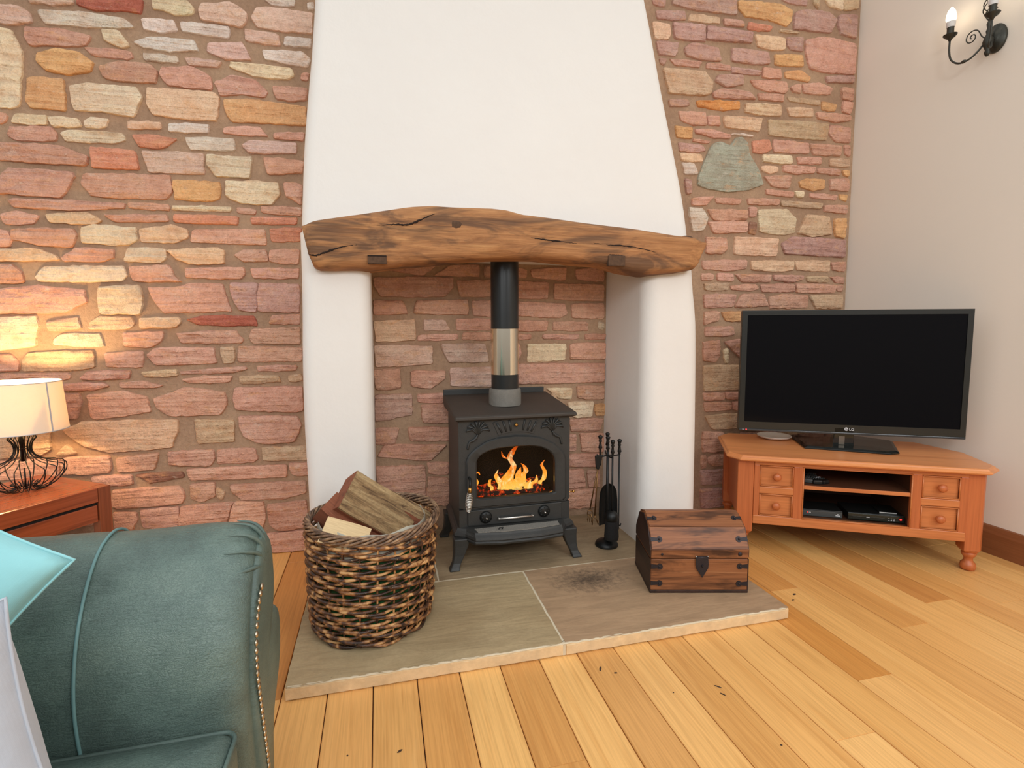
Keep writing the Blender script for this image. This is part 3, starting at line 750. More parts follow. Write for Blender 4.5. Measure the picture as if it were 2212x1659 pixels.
RECESS_STONES = '''
P -20,1508 413,1516 413,1459 366,1407 15,1404 -21,1464
P 436,1499 732,1504 732,1417 458,1408
P -23,1381 129,1382 156,1310 -25,1304
P 207,1383 499,1391 498,1305 195,1310
P 528,1386 780,1388 780,1293 533,1299
Q -26,1265 194,1276 197,1163 -18,1154
p 245,1276 358,1274 398,1218 249,1213
P 434,1282 707,1278 707,1217 433,1216
P 215,1191 438,1195 432,1160 214,1157
P 473,1201 706,1199 706,1158 467,1160
p -29,1137 293,1127 286,1024 -21,1013
p 339,1138 597,1135 615,1029 384,1033
P -33,997 105,999 110,890 -25,885
P 172,986 366,981 359,941 278,882 170,900
p 395,998 730,1002 730,876 394,893
M -31,855 169,854 172,737 -29,706
P 203,852 358,853 346,794 208,806
P 225,788 381,787 379,681 234,688
P -30,666 92,662 68,568 -32,574
P 148,663 379,651 378,574 158,586
P 12,571 366,550 271,461 -23,504
P -35,446 236,433 238,212 -29,258
P 253,450 376,442 375,370 258,384
P 258,366 375,345 373,187 243,199
P 756,1499 985,1497 979,1401 756,1405
P 1023,1491 1342,1490 1343,1392 1030,1396
P 799,1382 1088,1372 1107,1312 1056,1288 799,1299
P 1133,1373 1343,1374 1344,1282 1140,1288
P 725,1270 980,1270 974,1209 725,1211
P 1018,1264 1238,1263 1239,1208 1018,1213
C 1311,1263 1351,1257 1352,1213 1312,1220
P 725,1193 879,1190 873,1158 725,1160
P 955,1191 1186,1187 1174,1155 955,1161
P 1226,1189 1356,1189 1357,1154 1226,1155
P 645,1135 804,1133 817,1085 792,1031 645,1034
C 860,1132 1102,1129 1090,1031 860,1024
P 1128,1129 1357,1133 1359,1032 1129,1037
P 755,1014 1355,1007 1350,888 754,893
C 975,862 1143,857 1137,788 1059,797
P 1176,868 1350,863 1351,780 1183,793
C 1111,770 1284,770 1271,675 1151,675
O 1298,750 1358,751 1359,678 1298,681
P 1125,663 1353,659 1327,583 1139,587
P 1067,572 1172,566 1166,465 1074,471
P 1199,571 1354,563 1356,446 1207,456
P 1061,446 1329,435 1330,351 1061,370
P 1061,351 1221,339 1236,228 1062,229
P 1248,331 1330,325 1331,221 1256,227
P 1062,216 1304,210 1306,92 1063,101
P 35,1553 156,1577 323,1581 243,1524
P 403,1583 565,1593 565,1524 311,1525
P 879,1571 1099,1588 1093,1511 891,1525
P 1157,1578 1340,1594 1341,1509 1170,1518
P 601,1582 696,1591 696,1521 600,1525
P 744,1580 848,1571 848,1524 744,1528
'''
HIDDEN_STONES = '''
P 2356,109 2513,108 2513,36 2356,36
T 2535,109 2689,104 2689,36 2535,36
P 2711,109 3014,113 3014,36 2711,36
P 3036,109 3088,110 3088,36 3036,36
P 2356,228 2643,225 2643,127 2356,127
P 2665,228 2952,232 2952,127 2665,127
P 2974,228 3088,226 3088,127 2974,127
T 2356,313 2603,315 2603,246 2356,246
P 2625,313 2808,310 2808,246 2625,246
T 2830,313 2984,318 2984,246 2830,246
P 3006,313 3088,307 3088,246 3006,246
T 2356,421 2653,425 2653,331 2356,331
P 2675,421 2848,420 2848,331 2675,331
P 2870,421 3086,417 3086,331 2870,331
M 2356,514 2638,509 2638,439 2356,439
T 2660,514 2910,512 2910,439 2660,439
P 2932,514 3088,517 3088,439 2932,439
P 2356,644 2529,643 2529,532 2356,532
P 2551,644 2803,643 2803,532 2551,532
P 2825,644 3028,647 3028,532 2825,532
P 3050,644 3088,640 3088,532 3050,532
T 2356,729 2505,726 2505,662 2356,662
P 2527,729 2776,726 2776,662 2527,662
P 2798,729 3088,727 3088,662 2798,662
P 2356,811 2619,816 2619,747 2356,747
P 2641,811 2912,817 2912,747 2641,747
P 2934,811 3088,809 3088,747 2934,747
T 2356,930 2568,935 2568,829 2356,829
T 2590,930 2850,925 2850,829 2590,829
P 2872,930 3045,929 3045,829 2872,829
T 2356,1023 2602,1018 2602,948 2356,948
P 2624,1023 2763,1017 2763,948 2624,948
P 2785,1023 2989,1026 2989,948 2785,948
P 3011,1023 3088,1022 3088,948 3011,948
P 2356,1124 2531,1118 2531,1041 2356,1041
P 2553,1124 2824,1125 2824,1041 2553,1041
T 2846,1124 3088,1124 3088,1041 2846,1041
T 2356,1216 2674,1212 2674,1142 2356,1142
P 2696,1216 2886,1222 2886,1142 2696,1142
M 2908,1216 3088,1213 3088,1142 2908,1142
M 2356,1321 2533,1320 2533,1234 2356,1234
P 2555,1321 2843,1321 2843,1234 2555,1234
T 2865,1321 3010,1318 3010,1234 2865,1234
P 3032,1321 3088,1318 3088,1234 3032,1234
T 427,153 574,158 574,86 427,86
P 596,153 755,154 755,86 596,86
P 777,153 1004,148 1004,86 777,86
P 427,270 668,276 668,171 427,171
P 690,270 889,272 889,171 690,171
P 911,270 1038,271 1038,171 911,171
P 427,364 636,364 636,288 427,288
P 658,364 969,366 969,288 658,288
P 991,364 1038,365 1038,288 991,288
M 427,471 576,467 576,382 427,382
M 598,471 839,474 839,382 598,382
P 861,471 1038,465 1038,382 861,382
M 427,551 723,547 723,489 427,489
P 745,551 1038,552 1038,489 745,489
T 427,638 675,641 675,569 427,569
T 697,638 974,637 974,569 697,569
T 996,638 1038,633 1038,569 996,569
P 427,722 666,719 666,656 427,656
T 688,722 834,717 834,656 688,656
P 856,722 1038,720 1038,656 856,656
M 427,835 580,836 580,740 427,740
M 602,835 777,841 777,740 602,740
M 799,835 980,835 980,740 799,740
T 1002,835 1038,831 1038,740 1002,740
M -1790,85 -1586,91 -1586,26 -1790,26
P -1564,85 -1271,89 -1271,26 -1564,26
P -1249,85 -998,91 -998,26 -1249,26
T -1790,165 -1565,160 -1565,103 -1790,103
P -1543,165 -1375,169 -1375,103 -1543,103
P -1353,165 -1088,163 -1088,103 -1353,103
P -1066,165 -962,170 -962,103 -1066,103
C -2572,107 -2468,108 -2475,26 -2562,26
P -2450,109 -2222,106 -2231,26 -2446,26
C -2204,111 -1875,109 -1881,26 -2199,26
P -2572,223 -2451,224 -2460,125 -2566,125
M -2433,215 -2259,213 -2261,125 -2423,125
W -2241,227 -1945,215 -1951,125 -2234,125
W -2572,303 -2277,306 -2286,237 -2565,237
M -2259,299 -2154,301 -2159,237 -2251,237
Q -2136,301 -1937,295 -1944,237 -2129,237
M -2572,357 -2462,353 -2473,319 -2560,319
P -2444,361 -2196,354 -2206,319 -2438,319
p -2178,362 -1865,358 -1870,319 -2168,319
Q -2572,410 -2251,413 -2258,375 -2562,375
P -2233,409 -1906,412 -1910,375 -2225,375
P -2572,526 -2460,526 -2463,426 -2560,426
P -2442,528 -2169,527 -2175,426 -2438,426
p -2151,526 -1887,528 -1897,426 -2146,426
O -2572,651 -2289,642 -2294,544 -2562,544
M -2271,644 -2000,641 -2007,544 -2264,544
W -1982,652 -1836,650 -1839,544 -1976,544
W -2572,711 -2447,704 -2451,663 -2566,663
O -2429,707 -2187,712 -2193,663 -2417,663
W -2169,714 -1888,712 -1893,663 -2165,663
P -2572,795 -2338,791 -2343,727 -2561,727
W -2320,793 -2175,790 -2183,727 -2310,727
M -2157,793 -1892,793 -1903,727 -2153,727
P -2572,892 -2419,894 -2430,810 -2569,810
W -2401,895 -2065,889 -2071,810 -2393,810
W -2047,896 -1940,891 -1950,810 -2039,810
Q -1922,891 -1816,890 -1824,810 -1917,810
P -2572,955 -2268,950 -2271,911 -2562,911
C -2250,956 -1960,953 -1969,911 -2248,911
P -1942,952 -1808,954 -1813,911 -1935,911
Q -2572,1003 -2469,1003 -2476,970 -2569,970
P -2451,1001 -2267,999 -2272,970 -2448,970
M -2249,1004 -2132,999 -2143,970 -2240,970
W -2114,1007 -1889,999 -1895,970 -2106,970
M -2572,1108 -2295,1100 -2304,1021 -2566,1021
M -2277,1107 -1945,1103 -1952,1021 -2269,1021
M -1927,1105 -1800,1099 -1803,1021 -1918,1021
P -2572,1155 -2425,1153 -2436,1119 -2563,1119
P -2407,1162 -2171,1152 -2180,1119 -2398,1119
W -2153,1151 -1968,1153 -1978,1119 -2148,1119
P -1950,1159 -1793,1153 -1804,1119 -1944,1119
p -2572,1218 -2264,1219 -2275,1172 -2564,1172
C -2246,1223 -1934,1222 -1943,1172 -2242,1172
Q -1916,1222 -1789,1225 -1796,1172 -1908,1172
O -2572,1324 -2386,1325 -2390,1238 -2561,1238
p -2368,1323 -2075,1323 -2080,1238 -2357,1238
P -2057,1318 -1912,1327 -1916,1238 -2052,1238
C -1894,1321 -1792,1320 -1801,1238 -1889,1238
M -2572,1393 -2317,1393 -2328,1340 -2561,1340
P -2299,1392 -1981,1399 -1992,1340 -2290,1340
P -1963,1396 -1776,1390 -1780,1340 -1954,1340
P -2572,1480 -2334,1471 -2337,1413 -2561,1413
Q -2316,1472 -2091,1479 -2101,1413 -2306,1413
p -2073,1477 -1841,1475 -1851,1413 -2062,1413
O -2572,1578 -2266,1573 -2268,1491 -2568,1491
P -2248,1574 -2138,1578 -2145,1491 -2240,1491
M -2120,1582 -1872,1577 -1879,1491 -2111,1491
C -1854,1583 -1765,1578 -1769,1491 -1844,1491
P -2572,1668 -2424,1663 -2432,1594 -2566,1594
P -2406,1659 -2137,1665 -2148,1594 -2395,1594
P -2119,1669 -1838,1663 -1846,1594 -2109,1594
Q -2572,1746 -2284,1751 -2288,1681 -2569,1681
M -2266,1752 -1993,1745 -1998,1681 -2260,1681
T -1975,1757 -1753,1754 -1765,1681 -1972,1681
T -2572,1858 -2334,1854 -2341,1767 -2563,1767
C -2316,1856 -1999,1858 -2003,1767 -2309,1767
M -1981,1866 -1744,1861 -1751,1767 -1977,1767
C -2572,1919 -2414,1914 -2423,1877 -2560,1877
T -2396,1920 -2224,1915 -2229,1877 -2391,1877
P -2206,1924 -1890,1922 -1893,1877 -2202,1877
W -1872,1916 -1736,1919 -1746,1877 -1868,1877
P -2572,2029 -2239,2031 -2244,1937 -2561,1937
P -2221,2026 -1895,2033 -1903,1937 -2212,1937
M -1877,2027 -1731,2032 -1735,1937 -1869,1937
M -2572,2150 -2452,2151 -2463,2045 -2563,2045
M -2434,2146 -2257,2146 -2261,2045 -2431,2045
P -2239,2150 -1901,2152 -1906,2045 -2236,2045
P -1883,2148 -1723,2144 -1735,2045 -1876,2045
M -2572,2221 -2298,2227 -2308,2165 -2565,2165
W -2280,2220 -2153,2221 -2158,2165 -2273,2165
O -2135,2220 -1926,2217 -1931,2165 -2127,2165
P -1908,2223 -1788,2217 -1794,2165 -1904,2165
O -2572,2340 -2418,2339 -2423,2240 -2564,2240
C -2400,2339 -2083,2338 -2093,2240 -2397,2240
M -2065,2342 -1909,2344 -1918,2240 -2061,2240
P -1891,2346 -1708,2337 -1711,2240 -1889,2240
T -2572,2456 -2435,2449 -2443,2358 -2563,2358
T -2417,2455 -2249,2447 -2253,2358 -2406,2358
P -2231,2450 -2057,2455 -2066,2358 -2220,2358
M -2039,2448 -1880,2448 -1885,2358 -2035,2358
O -1862,2455 -1699,2450 -1703,2358 -1855,2358
W -2572,2560 -2439,2554 -2447,2467 -2568,2467
T -2421,2553 -2218,2553 -2221,2467 -2411,2467
P -2200,2554 -2079,2558 -2089,2467 -2195,2467
P -2061,2555 -1895,2553 -1906,2467 -2053,2467
P -1877,2551 -1747,2557 -1758,2467 -1867,2467
O -2572,2629 -2289,2622 -2300,2572 -2562,2572
T -2271,2627 -2087,2626 -2091,2572 -2264,2572
T -2069,2624 -1737,2617 -1744,2572 -2061,2572
T -2572,2735 -2333,2740 -2338,2639 -2561,2639
M -2315,2738 -1977,2737 -1984,2639 -2306,2639
T -1959,2741 -1678,2736 -1685,2639 -1953,2639
T -2572,2848 -2379,2844 -2381,2752 -2569,2752
M -2361,2846 -2132,2852 -2143,2752 -2351,2752
T -2114,2850 -2000,2843 -2009,2752 -2107,2752
Q -2572,2965 -2305,2958 -2311,2866 -2566,2866
M -2287,2956 -2117,2964 -2126,2866 -2283,2866
M -2099,2956 -1909,2964 -1916,2866 -2088,2866
Q -1891,2963 -1770,2964 -1782,2866 -1888,2866
Q -1752,2958 -1476,2959 -1479,2866 -1743,2866
P -1458,2963 -1141,2963 -1148,2866 -1452,2866
P -2572,3067 -2424,3070 -2431,2978 -2562,2978
O -2406,3070 -2228,3068 -2234,2978 -2400,2978
T -2210,3076 -1987,3065 -1998,2978 -2200,2978
T -1969,3071 -1748,3074 -1755,2978 -1962,2978
P -1730,3067 -1501,3064 -1506,2978 -1719,2978
M -1483,3075 -1194,3065 -1202,2978 -1473,2978
M -1176,3073 -949,3072 -955,2978 -1171,2978
W -931,3069 -769,3070 -780,2978 -924,2978
O -751,3068 -593,3074 -604,2978 -746,2978
P -575,3067 -439,3066 -449,2978 -564,2978
P -2572,3193 -2433,3185 -2439,3087 -2563,3087
C -2415,3194 -2145,3188 -2150,3087 -2406,3087
T -2127,3185 -1962,3184 -1968,3087 -2120,3087
T -1944,3190 -1726,3186 -1734,3087 -1942,3087
P -1708,3190 -1410,3186 -1412,3087 -1701,3087
P -1392,3185 -1248,3191 -1260,3087 -1381,3087
p -1230,3185 -957,3190 -961,3087 -1225,3087
P -939,3190 -724,3193 -730,3087 -931,3087
O -706,3186 -498,3184 -507,3087 -702,3087
p -480,3194 -180,3193 -185,3087 -473,3087
P -2572,3288 -2348,3282 -2352,3205 -2569,3205
M -2330,3281 -2076,3285 -2088,3205 -2323,3205
P -2058,3281 -1822,3282 -1833,3205 -2054,3205
M -1804,3284 -1519,3275 -1523,3205 -1794,3205
P -1501,3285 -1373,3278 -1385,3205 -1491,3205
Q -1355,3287 -1241,3277 -1243,3205 -1346,3205
P -1223,3287 -1070,3280 -1076,3205 -1217,3205
p -1052,3287 -822,3285 -834,3205 -1042,3205
P -804,3281 -632,3286 -639,3205 -797,3205
Q -614,3286 -313,3275 -323,3205 -602,3205
P -2572,3373 -2284,3375 -2292,3299 -2569,3299
T -2266,3371 -2088,3371 -2093,3299 -2259,3299
p -2070,3378 -1860,3371 -1870,3299 -2060,3299
P -1842,3372 -1514,3375 -1524,3299 -1839,3299
T -1496,3380 -1367,3374 -1378,3299 -1492,3299
P -1349,3377 -1045,3376 -1055,3299 -1340,3299
O -1027,3378 -852,3369 -863,3299 -1024,3299
P -834,3371 -527,3370 -530,3299 -826,3299
P -509,3373 -352,3374 -357,3299 -502,3299
T 1539,3380 1654,3375 1646,3299 1546,3299
M 1672,3379 1796,3372 1786,3299 1680,3299
M 1814,3376 2087,3377 2082,3299 1825,3299
P -2572,3445 -2269,3443 -2278,3391 -2560,3391
C -2251,3452 -2125,3447 -2130,3391 -2248,3391
O -2107,3453 -1909,3442 -1911,3391 -2097,3391
P -1891,3445 -1558,3449 -1564,3391 -1885,3391
Q -1540,3445 -1339,3449 -1342,3391 -1534,3391
O -1321,3452 -1002,3443 -1006,3391 -1313,3391
M -984,3450 -659,3443 -663,3391 -976,3391
M -641,3446 -468,3447 -476,3391 -638,3391
Q -450,3448 -194,3451 -199,3391 -448,3391
P 1464,3449 1591,3449 1585,3391 1469,3391
O 1609,3449 1750,3452 1740,3391 1619,3391
O 1768,3451 2031,3445 2020,3391 1778,3391
Q 2049,3445 2346,3448 2334,3391 2059,3391
p 2364,3453 2616,3452 2608,3391 2372,3391
M -2572,3530 -2451,3521 -2455,3466 -2564,3466
T -2433,3531 -2236,3520 -2244,3466 -2427,3466
p -2218,3532 -2063,3529 -2070,3466 -2214,3466
O -2045,3522 -1819,3521 -1831,3466 -2042,3466
P -1801,3524 -1674,3525 -1681,3466 -1796,3466
C -1656,3524 -1497,3524 -1502,3466 -1650,3466
P -1479,3530 -1289,3519 -1299,3466 -1471,3466
M -1271,3526 -1042,3530 -1047,3466 -1265,3466
P -1024,3531 -844,3529 -847,3466 -1019,3466
P -826,3526 -662,3524 -673,3466 -818,3466
Q -644,3522 -381,3527 -391,3466 -637,3466
T 1576,3532 1834,3520 1824,3466 1578,3466
T 1852,3527 2075,3526 2065,3466 1858,3466
M 2093,3522 2364,3531 2354,3466 2096,3466
Q 2382,3531 2707,3520 2704,3466 2393,3466
P 2725,3522 3038,3520 3033,3466 2731,3466
O 3056,3522 3130,3527 3121,3466 3067,3466
M -2572,3590 -2294,3583 -2298,3543 -2569,3543
P -2276,3589 -1948,3580 -1951,3543 -2272,3543
p -1930,3593 -1600,3583 -1607,3543 -1920,3543
P -1582,3590 -1286,3586 -1294,3543 -1570,3543
M -1268,3592 -1159,3581 -1171,3543 -1256,3543
M -1141,3589 -819,3585 -827,3543 -1135,3543
O -801,3583 -546,3589 -548,3543 -790,3543
p -528,3587 -209,3584 -215,3543 -519,3543
O 1419,3593 1595,3580 1584,3543 1428,3543
P 1613,3585 1728,3582 1724,3543 1624,3543
P 1746,3584 1963,3587 1953,3543 1757,3543
O 1981,3585 2163,3582 2160,3543 1988,3543
P 2181,3591 2332,3590 2328,3543 2191,3543
O 2350,3586 2474,3588 2463,3543 2356,3543
P 2492,3587 2759,3591 2751,3543 2503,3543
P 2777,3587 3083,3581 3080,3543 2783,3543
M -2572,3664 -2322,3655 -2326,3604 -2562,3604
M -2304,3659 -2191,3654 -2199,3604 -2298,3604
T -2173,3668 -1940,3655 -1950,3604 -2166,3604
p -1922,3659 -1682,3665 -1694,3604 -1915,3604
P -1664,3658 -1399,3664 -1411,3604 -1652,3604
T -1381,3656 -1136,3658 -1140,3604 -1374,3604
O -1118,3660 -904,3655 -911,3604 -1112,3604
C -886,3664 -671,3665 -675,3604 -874,3604
P -653,3660 -372,3659 -377,3604 -645,3604
M -354,3657 -248,3665 -258,3604 -344,3604
p 1418,3657 1611,3662 1602,3604 1425,3604
P 1629,3664 1837,3664 1835,3604 1640,3604
M 1855,3666 1993,3664 1983,3604 1860,3604
P 2011,3657 2326,3663 2322,3604 2017,3604
T 2344,3656 2514,3659 2503,3604 2350,3604
P 2532,3666 2812,3657 2809,3604 2540,3604
C 2830,3665 3024,3661 3014,3604 2840,3604
Q 3042,3665 3130,3657 3124,3604 3050,3604
p -2572,3780 -2413,3773 -2422,3678 -2560,3678
T -2395,3774 -2185,3777 -2193,3678 -2389,3678
M -2167,3782 -1856,3779 -1859,3678 -2161,3678
p -1838,3774 -1581,3772 -1585,3678 -1835,3678
O -1563,3777 -1389,3775 -1396,3678 -1559,3678
p -1371,3773 -1237,3776 -1240,3678 -1364,3678
T -1219,3780 -948,3770 -958,3678 -1212,3678
O -930,3782 -820,3780 -831,3678 -921,3678
P -802,3774 -610,3773 -617,3678 -794,3678
T -592,3777 -390,3773 -395,3678 -585,3678
T -372,3774 -270,3779 -273,3678 -366,3678
p 1564,3778 1733,3777 1728,3678 1576,3678
P 1751,3773 1984,3778 1973,3678 1763,3678
M 2002,3775 2155,3777 2152,3678 2005,3678
C 2173,3776 2403,3774 2391,3678 2178,3678
W 2421,3778 2695,3772 2692,3678 2431,3678
M 2713,3773 2944,3779 2934,3678 2722,3678
M 2962,3779 3130,3775 3122,3678 2968,3678
P -2572,3892 -2414,3890 -2422,3793 -2565,3793
p -2396,3890 -2277,3888 -2283,3793 -2386,3793
T -2259,3890 -2040,3882 -2043,3793 -2255,3793
O -2022,3893 -1825,3892 -1836,3793 -2019,3793
P -1807,3894 -1578,3884 -1584,3793 -1800,3793
P -1560,3886 -1457,3889 -1460,3793 -1553,3793
P -1439,3893 -1200,3890 -1204,3793 -1437,3793
P -1182,3890 -864,3892 -867,3793 -1177,3793
P -846,3887 -675,3886 -682,3793 -835,3793
P -657,3890 -465,3884 -468,3793 -649,3793
M -447,3884 -216,3890 -223,3793 -437,3793
Q 1603,3889 1708,3893 1697,3793 1608,3793
W 1726,3892 1868,3894 1863,3793 1734,3793
P 1886,3894 2163,3894 2159,3793 1897,3793
Q 2181,3887 2441,3886 2438,3793 2184,3793
P 2459,3891 2617,3890 2611,3793 2461,3793
M 2635,3889 2868,3891 2860,3793 2640,3793
P 2886,3885 3130,3889 3126,3793 2897,3793
'''

def make_stone(parent, code, P, rg, proud=1.0):
    P = [Vector((a/1000, b/1000)) for a, b in P]
    c = sum(P, Vector((0, 0)))/len(P)
    area2 = sum(P[i].cross(P[(i+1) % len(P)]) for i in range(len(P)))
    if area2 < 0: P.reverse()
    # corner rounding then resampling with ragged edges
    Q = []
    n = len(P)
    for i in range(n):
        a, b, d = P[i-1], P[i], P[(i+1) % n]
        la, ld = (a-b).length, (d-b).length
        k = min(0.007, la*0.22, ld*0.22)
        if la < 1e-6 or ld < 1e-6: continue
        Q.append(b + (a-b).normalized()*k); Q.append(b + (d-b).normalized()*k)
    S = []
    for i in range(len(Q)):
        a, b = Q[i], Q[(i+1) % len(Q)]
        L = (b-a).length; kk = max(1, int(L/0.021))
        for j in range(kk): S.append(a + (b-a)*(j/kk))
    amp = 0.0036 if code != 'G' else 0.0015
    cc = sum(S, Vector((0, 0)))/len(S)
    S = [p + (p-cc).normalized()*(0.0048 + rg.uniform(-amp, amp*0.7)) + Vector((rg.uniform(-1, 1), rg.uniform(-1, 1)))*amp*0.4 for p in S]
    w_ = max(p.x for p in S) - min(p.x for p in S); h_ = max(p.y for p in S) - min(p.y for p in S)
    d = (0.007 + rg.uniform(0, 0.008) + min(h_, 0.12)*0.05)*proud
    tilt = rg.uniform(-0.05, 0.05); tz = rg.uniform(-0.03, 0.06)
    rings = []
    sd = rg.uniform(0, 50)
    for inset, dep, nz in ((-0.001, -0.006, 0), (0.0, 0.45*d, 0), (0.0025, 0.85*d, 0.3), (0.010, d, 1.0)):
        ring = []
        for p in S:
            v_ = p - cc
            sx = max(0.2, 1 - inset/max(w_/2, 0.012)); sy = max(0.2, 1 - inset/max(h_/2, 0.012))
            q = Vector((v_.x*sx, v_.y*sy))
            dd = dep + nz*(noise.noise(Vector((q.x*16 + sd, q.y*16, sd)))*0.005 + q.x*tilt*0.25 + q.y*tz)
            ring.append((cc.x + q.x, YB - max(dd, -0.006 if dep < 0 else 0.001), cc.y + q.y))
        rings.append(ring)
    m_ = MB().loft(rings, True, False)
    # inner face: half scale ring and centre
    k0 = len(m_.v); n = len(S)
    inner = []
    for p in rings[-1]:
        q = Vector((p[0]-cc.x, p[2]-cc.y))*0.5
        dd = d + noise.noise(Vector((q.x*14 + sd, q.y*20, sd+3)))*0.010 + 0.001
        inner.append((cc.x+q.x, YB - dd, cc.y+q.y))
    m_.v += inner; m_.v.append((cc.x, YB - d - rg.uniform(0, 0.003), cc.y))
    b0 = 3*n
    for j in range(n):
        k = (j+1) % n
        m_.f.append((b0+j, b0+k, k0+k, k0+j)); m_.f.append((k0+j, k0+k, k0+n))
    o = m_.build('stone', M['stone'], parent, smooth=True, auto=42, org=(cc.x, YB, cc.y))
    r_, g_, b_, _ = srgb(*COL[code]); j = rg.uniform(0.9, 1.08)
    o.color = (r_*j*rg.uniform(0.98, 1.02), g_*j*rg.uniform(0.97, 1.01), b_*j*rg.uniform(0.96, 1.05), 1)
    if code == 'G': o['label'] = 'large grey green stone shaped like a bell with a notched top'
    if code == 'R' : o['label'] = 'deep red brick coloured stone'
    return o
def parse(s):
    for l in s.strip().split('\n'):
        a = l.split(); yield a[0], [tuple(int(q) for q in p.split(',')) for p in a[1:]]
wall = MB().box(-2.6, 3.24, YB, YB + 0.12, -0.02, 3.9).build('wall_back', M['mortar']); tag(wall, kind='structure')
wall['label'] = 'rubble wall of pink, cream and orange sandstone set in sandy mortar'
rs = random.Random(3)
for code, P in parse(WALL_STONES): make_stone(wall, code, P, rs)

# hidden stones behind the television and the stove, joined
hid = {}
for code, P in parse(HIDDEN_STONES): hid.setdefault(code, []).append(make_stone(wall, code, P, rs))
for code, L_ in hid.items():
    bmj = bmesh.new(); cl = tuple(L_[0].color)
    for o in L_:
        tmp = o.data.copy(); tmp.transform(Matrix.Translation(o.location)); bmj.from_mesh(tmp); bpy.data.meshes.remove(tmp)
    me = bpy.data.meshes.new('stone_rows'); bmj.to_mesh(me); bmj.free(); me.materials.clear(); me.materials.append(M['stone'])
    for o in L_: bpy.data.objects.remove(o)
    so = bpy.data.objects.new('stone_rows', me); C.objects.link(so); so.parent = wall; so['kind'] = 'stuff'; so.color = cl

# right-hand plaster wall, slightly out of square
def wx(y): return 3.17 + (YB - y) * 0.035
mb = MB().prism([(wx(YB+0.12), YB+0.12), (wx(-1.6), -1.6), (wx(-1.6)+0.12, -1.6), (wx(YB)+0.12, YB+0.12)], -0.02, 3.9, 'XY')
wr_ = mb.build('wall_right', M['cream']); tag(wr_, kind='structure'); wr_['label'] = 'smooth cream painted wall on the right'
sk = MB()
prof = [(0.0, 0.0), (0.022, 0.0), (0.022, 0.115), (0.016, 0.135), (0.010, 0.150), (0.0, 0.155)]
sk.loft([[(wx(y) - a, y, h) for a, h in prof] for y in (YB-0.002, -1.5)])
o = sk.build('baseboard_right', M['skirting'], smooth=False); tag(o, kind='structure'); o['label'] = 'brown wooden skirting board along the cream wall'

# ------------------------------------------------------------------ chimney breast (white plaster hood on two cheeks)
chim = bpy.data.objects.new('chimney_breast', None); C.objects.link(chim); chim.location = (0.65, YB, 0); ORG['chimney_breast'] = Vector((0.65, YB, 0))
tag(chim, 'tall white plastered chimney breast that tapers upwards over the open fireplace', kind='structure')
def rrect(x0, x1, y0, y1, r, z, n=6, rb=0.0):
    """rounded on the two front corners (y0 side)"""
    pts = [(x1, y1, z), (x0, y1, z)]
    for i in range(n+1):
        a = math.pi + (math.pi/2)*i/n; pts.append((x0 + r + r*math.cos(a), y0 + r + r*math.sin(a), z))
    for i in range(n+1):
        a = 1.5*math.pi + (math.pi/2)*i/n; pts.append((x1 - r + r*math.cos(a), y0 + r + r*math.sin(a), z))
    return pts
HL = [(1.45, -0.338), (1.69, -0.333), (1.986, -0.320), (2.307, -0.292), (2.525, -0.272), (2.745, -0.256), (3.6, -0.20)]
HR = [(1.45, 1.665), (1.735, 1.648), (1.922, 1.631), (2.121, 1.601), (2.318, 1.566), (2.49, 1.532), (2.737, 1.488), (2.982, 1.443), (3.9, 1.26)]
HY = [(1.45, 2.54), (1.7, 2.575), (2.0, 2.615), (2.5, 2.675), (2.98, 2.72), (3.8, 2.80)]
rings = []
z = 1.60
while z < 3.85:
    x0, x1, y0 = smoothtab(HL, z), smoothtab(HR, z), smoothtab(HY, z)
    wv = noise.noise(Vector((z*2, 3, 1)))*0.004
    rings.append(rrect(x0 + wv, x1 + wv, y0, YB + 0.02, 0.055, z)); z += 0.09
MB().loft(rings).build('hood', M['plaster'], chim, smooth=True, auto=50)
# left cheek
def cheek(tabL, tabR, tabY, r, name, ztop=1.66):
    rings = []; z = 0.0
    while z <= ztop + 1e-6:
        x0, x1, y0 = smoothtab(tabL, z), smoothtab(tabR, z), smoothtab(tabY, z)
        rings.append(rrect(x0, x1, y0, YB + 0.02, r, z, 8)); z += 0.083
    return MB().loft(rings).build(name, M['plaster'], chim, smooth=True, auto=60)
cheek([(0, -0.34), (0.41, -0.337), (0.8, -0.345), (1.1, -0.343), (1.3, -0.337), (1.46, -0.334), (1.66, -0.334)],
      [(0, -0.035), (0.5, -0.037), (1.0, -0.034), (1.66, -0.034)], [(0, 2.50), (1.66, 2.52)], 0.06, 'cheek')
cheek([(0, 1.352), (0.5, 1.357), (1.0, 1.362), (1.66, 1.362)],
      [(0, 1.70), (0.3, 1.702), (0.8, 1.702), (1.25, 1.695), (1.45, 1.672), (1.66, 1.655)], [(0, 2.50), (1.66, 2.53)], 0.085, 'cheek')
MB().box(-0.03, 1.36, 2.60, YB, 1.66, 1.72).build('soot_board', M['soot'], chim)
for code, P in parse(RECESS_STONES): make_stone(chim, code, P, rs, 0.8)

